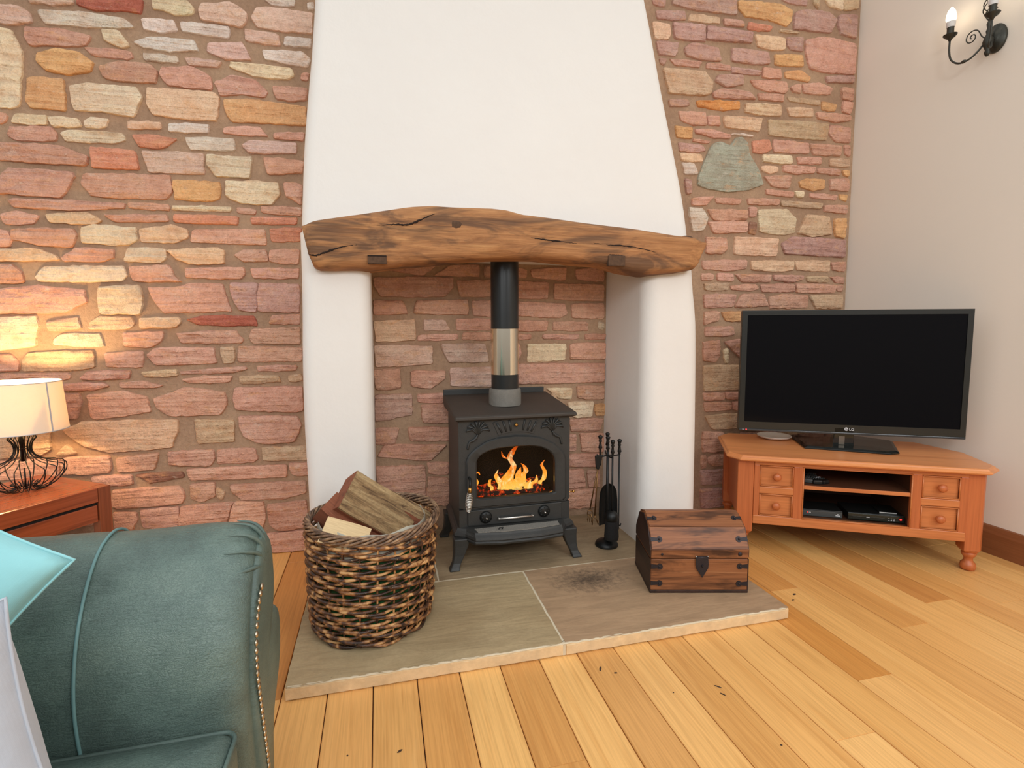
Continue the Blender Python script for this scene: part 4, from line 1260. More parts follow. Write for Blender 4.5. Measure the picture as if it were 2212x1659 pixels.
# ------------------------------------------------------------------ oak beam
beam = thing('mantel_beam', 'curved old oak beam with cracks and mortise holes across the fireplace', 'beam', (0.65, 2.5, 1.5))
BT = [(-0.313, 1.676), (-0.262, 1.701), (-0.184, 1.717), (-0.016, 1.749), (0.157, 1.783), (0.246, 1.791), (0.36, 1.790), (0.523, 1.793), (0.594, 1.789), (0.667, 1.772), (0.825, 1.760), (0.979, 1.746), (1.272, 1.727), (1.497, 1.703), (1.60, 1.699), (1.665, 1.675)]
BB = [(-0.313, 1.665), (-0.291, 1.552), (-0.265, 1.487), (-0.191, 1.487), (-0.12, 1.491), (-0.036, 1.490), (0.13, 1.515), (0.356, 1.541), (0.521, 1.556), (0.555, 1.558), (0.751, 1.562), (0.955, 1.548), (1.086, 1.542), (1.222, 1.510), (1.344, 1.494), (1.503, 1.509), (1.613, 1.533), (1.665, 1.65)]
rings = []; N = 90
for i in range(N + 1):
    x = -0.313 + (1.978)*i/N
    zt, zb = interp(BT, x), interp(BB, x)
    h = max(zt - zb, 0.01); cz = (zt + zb)/2; ring = []
    yf = 2.430 + (0.03 if x > 1.55 else 0)*min(1, (x-1.55)/0.1 if x > 1.55 else 0); yb = 2.64
    if x < -0.25: yf += 0.03*((-0.25 - x)/0.063)**2
    cyy = (yf + yb)/2; hy = (yb - yf)/2
    for j in range(28):
        a = 2*math.pi*j/28; ca, sa = math.cos(a), math.sin(a); e = 0.42
        yy = cyy + hy*math.copysign(abs(ca)**e, ca); zz = cz + h/2*math.copysign(abs(sa)**e, sa)
        nn = noise.noise(Vector((x*3.2, yy*9, zz*11)))*0.010 + noise.noise(Vector((x*14, yy*30, zz*34)))*0.0035
        dx = 0
        ring.append((x, yy + (nn if ca < 0 else 0), zz + nn*0.35*(1 if abs(sa) > 0.5 else 0)))
    rings.append(ring)
bo = MB().loft(rings).build('timber', M['oak_beam'], beam, smooth=True, auto=60)
def crack(pts, w0=0.0035, y=2.424):
    P = bez([(a, y, b) for a, b in pts], 40); n = len(P)
    # follow the face
    MB().tube([(p[0], 2.4315 + noise.noise(Vector((p[0]*3.2, 2.43*9, p[2]*11)))*0.008, p[2] + random.uniform(-0.0015, 0.0015)) for p in P],
              [max(0.0008, w0*math.sin(math.pi*(i+0.3)/(n+0.6))*random.uniform(0.7, 1.2)) for i in range(n)], 6).build('crack', M['crack'], beam)
crack([(-0.289, 1.552), (-0.25, 1.548), (-0.17, 1.580), (-0.062, 1.602)], 0.005)
crack([(0.0, 1.683), (0.08, 1.691), (0.138, 1.693), (0.19, 1.715), (0.255, 1.746)], 0.005)
crack([(0.676, 1.658), (0.80, 1.648), (0.954, 1.637)], 0.0035)
crack([(0.98, 1.648), (1.10, 1.636), (1.241, 1.630), (1.40, 1.60)], 0.0035)
crack([(1.099, 1.590), (1.15, 1.587), (1.20, 1.584)], 0.004)
MB().box(-0.042, 0.039, 2.424, 2.45, 1.517, 1.553).build('mortise_hole', M['mortise'], beam, bevel=0.002)
MB().box(1.10, 1.19, 2.424, 2.45, 1.535, 1.586).build('mortise_hole', M['mortise'], beam, bevel=0.003)
MB().box(-0.042, 0.039, 2.4228, 2.43, 1.548, 1.554).build('crack', M['crack'], beam)
kb = MB().ball((0.352, 2.436, 1.700), 0.024, 1.25, 0.3, 0.95, 20, 12)
kb.v = [(a + 0.006*noise.noise(Vector((a*60, 0, c*60))), b, c + 0.006*noise.noise(Vector((a*60, 9, c*60)))) for a, b, c in kb.v]
kb.build('knot', M['mortise'], beam, smooth=True)
MB().ball((-0.219, 2.44, 1.648), 0.014, 0.8, 0.5, 1.3).build('knot', M['mortise'], beam, smooth=True)
MB().ball((1.56, 2.475, 1.690), 0.03, 1.3, 0.5, 0.5).build('knot', M['mortise'], beam, smooth=True)

# ------------------------------------------------------------------ hearth
hearth = thing('hearth', 'raised stone hearth of large grey green flagstones with pale grout under the stove', 'hearth', (0.65, 2.3, 0))
HT = 0.05
grout = MB().box(-0.325, 1.640, 1.795, 3.025, 0.001, HT - 0.0012).box(0.6435, 0.6565, 1.7835, 1.80, 0.001, HT - 0.0012).build('grout_bed', M['grout'], hearth)
def slab(x0, x1, y0, y1, col, mat='flag', label=None, sk=0.0):
    rings = []
    rg = random.Random(int(x0*100 + y0*10))
    base = []
    for (ax, ay), (bx, by) in (((x0, y0), (x1, y0)), ((x1, y0), (x1, y1)), ((x1, y1), (x0, y1)), ((x0, y1), (x0, y0))):
        n = max(2, int(math.hypot(bx-ax, by-ay)/0.05))
        for j in range(n):
            base.append((ax + (bx-ax)*j/n, ay + (by-ay)*j/n))
    jit = [(rg.uniform(-1, 1)*0.002, rg.uniform(-1, 1)*0.002) for _ in base]
    cx, cy = (x0+x1)/2, (y0+y1)/2
    for ins, z in ((0, 0.002), (-0.001, 0.03), (0.0, HT - 0.005), (0.004, HT)):
        rings.append([(p[0] + q[0] + math.copysign(-ins, p[0]-cx), p[1] + q[1] + math.copysign(-ins, p[1]-cy), z) for p, q in zip(base, jit)])
    o = MB().loft(rings).build('flagstone', M[mat], hearth, org=(0, 0, 0) if mat == 'flag_soot' else None)
    o.color = (*srgb(*col)[:3], 1)
    return o
slab(-0.33, 0.641, 1.785, 2.372, (176, 156, 122))
o = slab(0.658, 1.652, 1.785, 2.376, (150, 122, 92), 'flag_soot'); o['label'] = 'brown flagstone smudged with black soot'
slab(-0.32, 0.236, 2.391, 3.02, (158, 138, 110))
slab(0.251, 1.345, 2.391, 3.02, (160, 140, 112))
# sawn front face strips show pale sandstone
def edge_strip(x0, x1):
    r = random.Random(int(x0*50)); n = int((x1-x0)/0.03); rings = []
    for i in range(n+1):
        x = x0 + (x1-x0)*i/n; d = r.uniform(-0.0015, 0.0015)
        rings.append([(x, 1.786, 0.002), (x, 1.7805+d, 0.004), (x, 1.7795+d, HT-0.008 + d), (x, 1.786, HT-0.002)])
    return MB().loft(rings).build('front_edge', M['flag_edge'], hearth)
edge_strip(-0.332, 0.643).color = (1, 1, 1, 1); edge_strip(0.657, 1.654)
rgf = random.Random(9); pts = []
for i in range(120):
    x = -0.325 + 1.965*i/119; pts.append((x, 1.7835 + rgf.uniform(-0.0012, 0.0012), HT - 0.003 + rgf.uniform(-0.001, 0.0012)))
MB().tube(pts, 0.0042, 5).build('grout_bead', M['grout'], hearth)

# ------------------------------------------------------------------ stove
def by_angle(poly, c, n):
    """n points round a star shaped outline, one per direction"""
    out = []
    for k in range(n):
        a = 2*math.pi*(k + 0.5)/n; d = Vector((math.cos(a), math.sin(a))); best = None
        for i in range(len(poly)):
            p = Vector(poly[i]) - Vector(c); q = Vector(poly[(i+1) % len(poly)]) - Vector(c)
            e = q - p; den = d.x*(-e.y) + e.x*d.y
            if abs(den) < 1e-12: continue
            t_ = (p.x*(-e.y) + e.x*p.y)/den; s_ = (d.x*p.y - d.y*p.x)/den
            if t_ > 0 and -1e-6 <= s_ <= 1 + 1e-6 and (best is None or t_ > best): best = t_
        out.append((c[0] + d.x*best, c[1] + d.y*best))
    return out
def ring_prism(mb, outer, inner, c, y0, y1, n=72, lip=0.0):
    O, I = by_angle(outer, c, n), by_angle(inner, c, n)
    sh = lambda P, k: [(c[0] + (p[0]-c[0])*k, c[1] + (p[1]-c[1])*k) for p in P]
    if lip:
        seq = [(O, y1), (O, y0 + lip), (sh(O, 0.975), y0), (sh(I, 1.035), y0), (I, y0 + lip), (I, y1)]
    else:
        seq = [(O, y1), (O, y0), (I, y0), (I, y1)]
    rings = [[(p[0], y, p[1]) for p in P] for P, y in seq]; rings.append(rings[0])
    return mb.loft(rings, True, False)
stove = thing('wood_stove', 'dark grey cast iron stove with a fire burning behind its arched glass door', 'stove', (0.65, 2.72, HT))
SX0, SX1, SY0, SY1 = 0.362, 0.938, 2.515, 2.90
WIN = [(0.449, 0.385), (0.449, 0.582), (0.468, 0.606), (0.512, 0.627), (0.559, 0.637), (0.645, 0.641), (0.728, 0.639), (0.778, 0.631), (0.818, 0.612), (0.846, 0.584), (0.856, 0.556), (0.857, 0.385)]
DOOR = [(0.397, 0.345), (0.397, 0.581), (0.414, 0.614), (0.447, 0.643), (0.5, 0.674), (0.56, 0.690), (0.645, 0.696), (0.73, 0.690), (0.79, 0.675), (0.852, 0.643), (0.898, 0.600), (0.914, 0.57), (0.916, 0.345)]
cw = (0.652, 0.50)
mb = MB()
ring_prism(mb, [(SX0, 0.335), (SX0, 0.79), (SX1, 0.79), (SX1, 0.335)], [(a, b) for a, b in by_angle(DOOR, cw, 60)], cw, SY0, SY0 + 0.018, 96)
mb.box(SX0, SX0 + 0.018, SY0 + 0.018, SY1 - 0.018, 0.333, 0.79); mb.box(SX1 - 0.018, SX1, SY0 + 0.018, SY1 - 0.018, 0.333, 0.79)
mb.box(SX0, SX1, SY1 - 0.018, SY1, 0.333, 0.79); mb.box(SX0, SX1, SY0, SY1, 0.19, 0.335 - 0.002)
mb.build('body', M['iron'], stove, smooth=True, auto=35)
MB().box(0.40, 0.90, 2.55, 2.86, 0.34, 0.346).add([(0.40, 2.86, 0.34), (0.90, 2.86, 0.34), (0.90, 2.86, 0.70), (0.40, 2.86, 0.70)], [(0, 1, 2, 3)]).add(
    [(0.40, 2.54, 0.34), (0.40, 2.86, 0.34), (0.40, 2.86, 0.70), (0.40, 2.54, 0.70)], [(0, 1, 2, 3)]).add(
    [(0.90, 2.54, 0.34), (0.90, 2.86, 0.34), (0.90, 2.86, 0.70), (0.90, 2.54, 0.70)], [(0, 1, 2, 3)]).add(
    [(0.40, 2.54, 0.70), (0.90, 2.54, 0.70), (0.90, 2.86, 0.70), (0.40, 2.86, 0.70)], [(0, 1, 2, 3)]).build('firebox', M['soot'], stove)
door = ring_prism(MB(), DOOR, WIN, cw, SY0 - 0.016, SY0 + 0.02, 96, 0.006).build('door', M['iron'], stove, smooth=True, auto=40)
MB().prism(by_angle(WIN, cw, 60), SY0 + 0.004, SY0 + 0.008).build('glass_pane', M['glass'], door)
# door handle with sprung coil
h = MB().tube([(0.409, 2.50, 0.50), (0.411, 2.475, 0.50), (0.409, 2.462, 0.482), (0.406, 2.452, 0.462)], 0.0065, 8).build('door_latch', M['iron_dark'], door, smooth=True)
MB().lathe([(0.009, 0), (0.010, 0.012), (0.008, 0.026)], (0.405, 2.450, 0.440), 12).build('ferrule', M['brass'], door, smooth=True)
pts = []
for i in range(12*14):
    q = i/(12*14 - 1); a = q*2*math.pi*12; rr = 0.0070 + 0.0095*math.sin(math.pi*min(1, q*0.95 + 0.05))**0.8
    pts.append((0.403 - 0.006*q + rr*math.cos(a), 2.448 - 0.004*q + rr*math.sin(a), 0.442 - 0.094*q))
MB().tube(pts, 0.0025, 5).build('coil_handle', M['steel'], door, smooth=True)
# top plate: sloping cast slab with a rear ledge
T0 = [(0.343, 2.485, 0.787), (0.962, 2.485, 0.787), (0.955, 2.52, 0.790), (0.930, 2.93, 0.812), (0.345, 2.93, 0.812), (0.348, 2.52, 0.790)]
mb = MB()
mb.loft([[(0.352, 2.497, 0.780), (0.953, 2.497, 0.780), (0.945, 2.93, 0.790), (0.342, 2.93, 0.790)],
         [(0.343, 2.478, 0.788), (0.963, 2.478, 0.788), (0.945, 2.935, 0.83), (0.338, 2.935, 0.83)],
         [(0.343, 2.478, 0.802), (0.963, 2.478, 0.802), (0.945, 2.935, 0.85), (0.338, 2.935, 0.85)],
         [(0.350, 2.490, 0.808), (0.955, 2.490, 0.808), (0.938, 2.93, 0.857), (0.344, 2.93, 0.857)]])
mb.build('top_plate', M['iron_top'], stove, bevel=0.003)
MB().box(0.340, 0.928, 2.925, 2.94, 0.83, 0.885).build('rear_ledge', M['iron'], stove, bevel=0.003)
# canopy ornament: fan of slots, shells, knob
fc = (0.652, 0.42)
orn = MB()
def arcpt(r, deg): return (fc[0] + r*math.sin(R(deg)), fc[1] + r*math.cos(R(deg))*1.0)
plate = []
for k in range(17): plate.append(arcpt(0.293, -18 + 36*k/16))
for k in range(17): plate.append(arcpt(0.364, 19 - 38*k/16))
pl = MB().prism(plate, SY0 - 0.004, SY0 + 0.002).build('fan_panel', M['iron'], stove, bevel=0.001)
for d in (-14, -9.5, -5, 6.5, 11, 15):
    a, b = arcpt(0.302, d*1.0), arcpt(0.356, d*1.15)
    MB().tube([(a[0], SY0 - 0.003, a[1]), (b[0], SY0 - 0.003, b[1])], [0.0055, 0.0065], 8).build('fan_rib', M['iron'], stove, smooth=True)
MB().ball((0.650, SY0 - 0.014, 0.751), 0.0095, 1, 0.8, 1).build('brass_knob', M['brass'], stove, smooth=True)
def shell(cx, cz, s, name='shell_ornament'):
    m_ = MB()
    for k in range(8):
        a = R(-70 + 140*k/7) ; L = 0.052 + 0.012*math.cos(a)
        ex, ez = cx + math.sin(a)*L*s*-1, cz - 0.015 + math.cos(a)*L
        mid = (cx + math.sin(a*0.8)*L*0.55*-s, SY0 - 0.004, cz - 0.015 + math.cos(a*0.7)*L*0.6)
        m_.tube([(cx, SY0 - 0.002, cz - 0.02), mid, (ex, SY0 - 0.006, ez), (ex + math.copysign(0.006, ex-cx), SY0 - 0.003, ez - 0.008)], [0.004, 0.005, 0.006, 0.003], 6)
    m_.tube(bez([(cx, SY0 - 0.003, cz - 0.02), (cx - s*0.02, SY0 - 0.006, cz - 0.045), (cx - s*0.042, SY0 - 0.004, cz - 0.055), (cx - s*0.052, SY0 - 0.003, cz - 0.09)], 12), [0.005]*10 + [0.006]*6 if False else 0.0055, 6)
    for q in (0.2, 0.4, 0.6): m_.ball((cx - s*0.045*q, SY0 - 0.006, cz - 0.03 - 0.03*q), 0.007, 1, 0.6, 1, 8, 5)
    m_.build(name, M['iron'], stove, smooth=True)
shell(0.458, 0.728, 1); shell(0.842, 0.728, -1)
# ash drawer face
dr = MB().prism([(0.403, 0.252), (0.893, 0.246), (0.893, 0.334), (0.403, 0.329)], SY0 - 0.010, SY0 + 0.004).build('ash_door', M['iron'], stove, bevel=0.003)
MB().tube([(0.557, SY0 - 0.030, 0.283), (0.731, SY0 - 0.030, 0.283)], 0.0055, 10).build('drawer_handle', M['steel'], dr, smooth=True)
for x in (0.557, 0.731): MB().tube([(x, SY0 - 0.012, 0.283), (x, SY0 - 0.034, 0.283)], 0.005, 8).build('handle_post', M['steel'], dr, smooth=True)
for x, zz in ((0.493, 0.292), (0.796, 0.296)):
    m_ = MB().lathe([(0.030, 0.0), (0.031, 0.006), (0.026, 0.012), (0.012, 0.015)], (x, 0, zz), 24, 'Y')
    m_.xf(Matrix.Translation((0, SY0 - 0.010, 0)) @ Matrix.Diagonal((1, -1, 1, 1)))
    k_ = m_.build('air_wheel', M['iron_dark'], dr, smooth=True)
    for q in range(8):
        a = 2*math.pi*q/8; MB().ball((x + 0.020*math.cos(a), SY0 - 0.021, zz + 0.020*math.sin(a)), 0.0058, 1, 0.6, 1, 8, 5).build('boss', M['iron_dark'], k_, smooth=True)
    MB().tube([(x, SY0 - 0.02, zz), (x, SY0 - 0.04, zz)], 0.0042, 8).build('spindle', M['steel'], k_, smooth=True)
# ash lip and stepped plinth
def lip_outline(o, yo):
    return [(0.345 - o, SY1 + 0.01), (0.335 - o, 2.50 - yo), (0.385 - o*0.5, 2.475 - yo), (0.425, 2.415 - yo), (0.55, 2.392 - yo), (0.75, 2.392 - yo), (0.868, 2.412 - yo), (0.905 + o*0.5, 2.475 - yo), (0.955 + o, 2.50 - yo), (0.950 + o, SY1 + 0.01)]
rings = [[(x, y, z) for x, y in lip_outline(o, yo)] for o, yo, z in ((-0.012, -0.012, 0.185), (-0.004, -0.002, 0.190), (0.0, 0.002, 0.200), (-0.006, -0.004, 0.207), (0.002, 0.004, 0.213), (0.0, 0.0, 0.226), (-0.012, -0.012, 0.236), (-0.016, -0.018, 0.244), (-0.02, -0.024, 0.246))]
pl = MB().loft(rings).build('plinth', M['iron'], stove, bevel=0.002)
MB().prism([(0.44, 2.43), (0.56, 2.412), (0.74, 2.412), (0.855, 2.43), (0.86, 2.475), (0.43, 2.475)], 0.244, 0.249, 'XY').build('ash_spill', M['ash'], pl)
MB().tube([(0.545, 2.44, 0.25), (0.545, 2.425, 0.262), (0.562, 2.425, 0.262), (0.562, 2.44, 0.25)], 0.003, 6).build('staple', M['iron_dark'], pl)
for sx, sy, x, y in ((-1, -1, 0.368, 2.505), (1, -1, 0.925, 2.505), (-1, 1, 0.368, 2.88), (1, 1, 0.925, 2.88)):
    rings = []
    for z, off, wd in ((0.205, 0.0, 0.040), (0.165, 0.004, 0.034), (0.12, 0.014, 0.026), (0.085, 0.026, 0.021), (0.066, 0.035, 0.022), (HT + 0.001, 0.040, 0.026)):
        cx, cy = x + sx*off, y + sy*off*0.7
        rings.append([(cx - wd, cy - wd, z), (cx + wd, cy - wd, z), (cx + wd, cy + wd, z), (cx - wd, cy + wd, z)])
    MB().loft(rings).build('leg', M['iron'], stove, bevel=0.005)
MB().tube([(0.935, 2.56, 0.366), (0.975, 2.56, 0.366)], 0.004, 8).build('damper_rod', M['brass'], stove, smooth=True)
MB().ball((0.978, 2.56, 0.366), 0.008).build('damper_knob', M['brass'], stove, smooth=True)

# logs and embers on the grate, flames
fire_bed = thing('burning_logs', 'charred glowing logs burning inside the stove', 'firewood', (0.65, 2.68, 0.346))
rf = random.Random(8)
def rough_log(a, b, r, mat, name, parent, seg=9, rnd=0.2):
    a, b = Vector(a), Vector(b); n = 7
    pts = [a + (b-a)*i/(n-1) + Vector((rf.uniform(-1, 1), rf.uniform(-1, 1), rf.uniform(-1, 1)))*r*0.12 for i in range(n)]
    return MB().tube(pts, [r*rf.uniform(1-rnd, 1+rnd*0.5) for _ in range(n)], seg).build(name, mat, parent)
rough_log((0.44, 2.66, 0.382), (0.84, 2.70, 0.392), 0.030, M['ember'], 'charred_log', fire_bed)
rough_log((0.47, 2.60, 0.372), (0.80, 2.595, 0.370), 0.020, M['ember'], 'charred_log', fire_bed)
rough_log((0.80, 2.60, 0.385), (0.62, 2.76, 0.42), 0.024, M['ember'], 'charred_log', fire_bed)
m_ = MB()
for k in range(90):
    x, y = rf.uniform(0.43, 0.87), rf.uniform(2.56, 2.74); s_ = rf.uniform(0.008, 0.018)
    m_.ball((x, y, 0.352 + rf.uniform(0, 0.015)), s_, rf.uniform(0.8, 1.3), 1, rf.uniform(0.6, 1.0), 6, 4)
tag(m_.build('coals', M['ember'], fire_bed), kind='stuff')
flames = thing('flames', 'yellow and orange flames licking up inside the stove', 'fire', (0.65, 2.64, 0.375))
# object coordinates of each flame are world aligned so the heat colour runs with height
def flame(pts, ws, y=2.62, th=0.4):
    P = bez([(a, y + 0.008*math.sin(i*2.1), b) for i, (a, b) in enumerate(pts)], 26); n = len(P); rings = []
    for i, p in enumerate(P):
        q = i/(n-1)*(len(ws)-1); k = min(int(q), len(ws)-2); wd = ws[k] + (ws[k+1]-ws[k])*(q-k)
        rings.append([(p[0] + wd*math.cos(2*math.pi*j/8), p[1] + wd*th*math.sin(2*math.pi*j/8), p[2] + 0.0) for j in range(8)])
    MB().loft(rings).build('flame', M['flame'], flames, smooth=True, org=(0, 0, 0))
flame([(0.640, 0.40), (0.636, 0.44), (0.650, 0.475), (0.668, 0.51), (0.650, 0.545), (0.655, 0.575), (0.675, 0.60), (0.705, 0.622)], [0.028, 0.034, 0.024, 0.015, 0.013, 0.017, 0.012, 0.001], 2.63)
flame([(0.655, 0.55), (0.635, 0.548), (0.61, 0.565), (0.602, 0.59)], [0.008, 0.010, 0.007, 0.001], 2.625)
flame([(0.605, 0.395), (0.60, 0.425), (0.585, 0.445), (0.575, 0.475)], [0.030, 0.018, 0.010, 0.001], 2.61)
flame([(0.605, 0.41), (0.585, 0.44), (0.572, 0.462), (0.588, 0.49)], [0.02, 0.014, 0.008, 0.001], 2.64)
flame([(0.700, 0.40), (0.705, 0.44), (0.692, 0.47), (0.705, 0.50)], [0.036, 0.030, 0.016, 0.001], 2.62)
flame([(0.715, 0.41), (0.722, 0.45), (0.735, 0.475), (0.728, 0.50), (0.712, 0.515)], [0.026, 0.018, 0.014, 0.009, 0.001], 2.635)
flame([(0.76, 0.39), (0.765, 0.41), (0.785, 0.43), (0.788, 0.455)], [0.026, 0.022, 0.010, 0.001], 2.61)
flame([(0.80, 0.39), (0.812, 0.41), (0.83, 0.425), (0.84, 0.465), (0.825, 0.50), (0.838, 0.53)], [0.022, 0.018, 0.014, 0.011, 0.008, 0.001], 2.63)
flame([(0.735, 0.385), (0.74, 0.41), (0.752, 0.44)], [0.024, 0.016, 0.001], 2.60)
flame([(0.545, 0.385), (0.545, 0.41), (0.530, 0.425), (0.535, 0.45), (0.545, 0.448)], [0.008, 0.010, 0.009, 0.007, 0.001], 2.60)
flame([(0.452, 0.385), (0.456, 0.42), (0.462, 0.445), (0.452, 0.475), (0.470, 0.495), (0.482, 0.482)], [0.010, 0.012, 0.014, 0.010, 0.008, 0.001], 2.60)
flame([(0.63, 0.385), (0.63, 0.41), (0.645, 0.44)], [0.040, 0.030, 0.001], 2.605)
flame([(0.68, 0.385), (0.67, 0.41), (0.665, 0.45)], [0.040, 0.026, 0.001], 2.60)

flue = thing('flue_pipe', 'black stove pipe with a polished steel band rising behind the beam', 'pipe', (0.640, 2.70, 0.86))
FXc, FYc = 0.640, 2.70
MB().lathe([(0.072, 0.90), (0.0725, 1.0), (0.072, 1.0)], (FXc, FYc, 0), 40).build('lower_section', M['flue'], flue, smooth=True, auto=40)
MB().lathe([(0.071, 0.985), (0.0742, 0.988), (0.0742, 1.226), (0.071, 1.229)], (FXc, FYc, 0), 48).build('steel_band', M['chrome'], flue, smooth=True, auto=40)
MB().lathe([(0.073, 1.225), (0.073, 1.54), (0.073, 1.67)], (FXc, FYc, 0), 40).build('upper_section', M['flue'], flue, smooth=True, auto=40)
MB().lathe([(0.086, 0.825), (0.086, 0.878), (0.084, 0.905), (0.080, 0.912), (0.070, 0.914)], (FXc, FYc, 0), 40).build('collar', M['cement'], flue, smooth=True, auto=40)

# ------------------------------------------------------------------ fireside tools
tools = thing('fireside_tool_set', 'black iron fireside stand with brush, shovel, poker and tongs hanging from it', 'fire tools', (1.172, 2.56, HT))
TX, TY = 1.172, 2.56
MB().lathe([(0.062, HT + 0.001), (0.063, HT + 0.008), (0.055, HT + 0.022), (0.030, HT + 0.033), (0.014, HT + 0.040), (0.009, HT + 0.06)], (TX, TY, 0), 28).build('base', M['iron_dark'], tools, smooth=True, auto=60)
MB().tube([(TX, TY, HT + 0.05), (TX, TY, 0.57)], 0.0075, 10).build('post', M['iron_dark'], tools, smooth=True)
def turned(x, y, z, s, name, mat, par):
    return MB().lathe([(0.004, 0), (0.007, 0.006), (0.006, 0.012), (0.011, 0.020), (0.0075, 0.034), (0.006, 0.05), (0.010, 0.056), (0.0065, 0.062), (0.011, 0.075), (0.013, 0.082), (0.006, 0.088)] if s else [(0.004, 0), (0.012, 0.01), (0.007, 0.02)], (x, y, z), 12).build(name, mat, par, smooth=True)
turned(TX, TY, 0.565, 1, 'finial', M['iron_dark'], tools)
for dx, dy in ((-0.058, -0.01), (0.062, 0.0), (0.012, 0.055), (0.0, -0.05)):
    MB().tube(bez([(TX, TY, 0.55), (TX + dx*0.6, TY + dy*0.6, 0.545), (TX + dx, TY + dy, 0.548), (TX + dx*1.15, TY + dy*1.15, 0.560)], 9), 0.004, 7).build('hook_arm', M['iron_dark'], tools, smooth=True)
# brush, shovel, poker, tongs: each a thing hanging from the stand
def hung(name, label, x, y): return thing(name, label, 'fire tool', (x, y, 0.35), 0, 'fireside tools on the stand')
b_ = hung('hearth_brush', 'black hearth brush with round bristle head hanging lowest in front of the stand', TX + 0.004, TY - 0.05)
bx, by_ = TX + 0.004, TY - 0.052
MB().tube([(bx, by_, 0.235), (bx, by_, 0.56)], 0.005, 8).build('rod', M['iron_dark'], b_, smooth=True)
turned(bx, by_, 0.555, 1, 'handle', M['iron_dark'], b_)
MB().lathe([(0.006, 0.262), (0.020, 0.257), (0.033, 0.243), (0.036, 0.222), (0.033, 0.208)], (bx, by_, 0), 20).build('cap', M['iron_dark'], b_, smooth=True)
tag(MB().lathe([(0.032, 0.21), (0.036, 0.17), (0.039, 0.12), (0.036, 0.105)], (bx, by_, 0), 26).build('bristles', plain('black_bristle', srgb(20, 18, 18), 0.8, nscale=300, namp=0.5, bump=0.9, bscale=400), b_), kind='stuff')
s_ = hung('hearth_shovel', 'black hearth shovel with a long rounded blade hanging behind the brush', TX + 0.02, TY + 0.055)
sx_, sy_ = TX + 0.018, TY + 0.045
MB().tube([(sx_ + 0.003, sy_, 0.36), (sx_, sy_, 0.60)], 0.005, 8).build('rod', M['iron_dark'], s_, smooth=True); turned(sx_, sy_, 0.575, 1, 'handle', M['iron_dark'], s_)
rings = []
for z, wd, dp in ((0.385, 0.012, 0.0), (0.372, 0.034, 0.004), (0.345, 0.048, 0.008), (0.29, 0.053, 0.012), (0.22, 0.054, 0.012), (0.16, 0.052, 0.006), (0.155, 0.051, 0.004)):
    rings.append([(sx_ - 0.004 + wd*k/4, sy_ - 0.018 + dp*(1-(k/4)**2) - 0.012*(abs(k)/4)**3, z) for k in range(-4, 5)] + [(sx_ - 0.004 + wd*k/4, sy_ - 0.016 + dp*(1-(k/4)**2) - 0.012*(abs(k)/4)**3, z) for k in range(4, -5, -1)])
MB().loft(rings).build('blade', M['iron_dark'], s_, smooth=True, auto=50)
p_ = hung('poker', 'black iron poker hanging on the right side of the stand', TX + 0.066, TY)
MB().tube([(TX + 0.068, TY, 0.55), (TX + 0.068, TY, 0.14), (TX + 0.064, TY, 0.115)], [0.0048]*2 + [0.003], 8).build('rod', M['iron_dark'], p_, smooth=True); turned(TX + 0.068, TY, 0.545, 1, 'handle', M['iron_dark'], p_)
MB().tube(bez([(TX + 0.068, TY, 0.16), (TX + 0.078, TY, 0.15), (TX + 0.082, TY, 0.165)], 6), 0.0035, 6).build('hook', M['iron_dark'], p_, smooth=True)
g_ = hung('fire_tongs', 'bronze toned fire tongs with clawed ends hanging on the left of the stand', TX - 0.062, TY - 0.01)
gx, gy = TX - 0.052, TY - 0.01
turned(gx + 0.004, gy, 0.575, 1, 'handle', M['iron_dark'], g_)
MB().tube([(gx + 0.004, gy, 0.66), (gx + 0.004, gy, 0.50)], 0.006, 8).build('grip', M['iron_dark'], g_, smooth=True)
MB().prism([(gx - 0.026, 0.553), (gx + 0.018, 0.556), (gx + 0.012, 0.53), (gx + 0.004, 0.50), (gx - 0.004, 0.478), (gx - 0.018, 0.482), (gx - 0.022, 0.51)], gy - 0.006, gy + 0.006).build('hinge_plate', M['iron_dark'], g_, bevel=0.003)
for ex, ez in ((-0.050, 0.26), (-0.022, 0.22)):
    MB().tube([(gx - 0.008, gy, 0.49), (gx + ex, gy + 0.004, ez)], 0.0036, 7).build('jaw_rod', M['bronze'], g_, smooth=True)
cx_, cz_ = gx - 0.052, 0.245
MB().tube([(cx_ + 0.014*math.cos(2*math.pi*k/12), gy, cz_ + 0.014*math.sin(2*math.pi*k/12)) for k in range(12)], 0.003, 6, closed=True).build('claw_ring', M['bronze'], g_, smooth=True)
for k in (-1, 0, 1): MB().tube([(cx_ + k*0.007, gy, cz_ - 0.01), (cx_ + k*0.013, gy, cz_ - 0.035), (cx_ + k*0.009, gy, cz_ - 0.055)], [0.003, 0.0028, 0.0012], 6).build('claw', M['bronze'], g_, smooth=True)
for k in (-1, 1): MB().tube([(gx - 0.022, gy, 0.225), (gx - 0.024 + k*0.012, gy, 0.20), (gx - 0.020 + k*0.018, gy, 0.175)], 0.003, 6).build('claw', M['bronze'], g_, smooth=True)

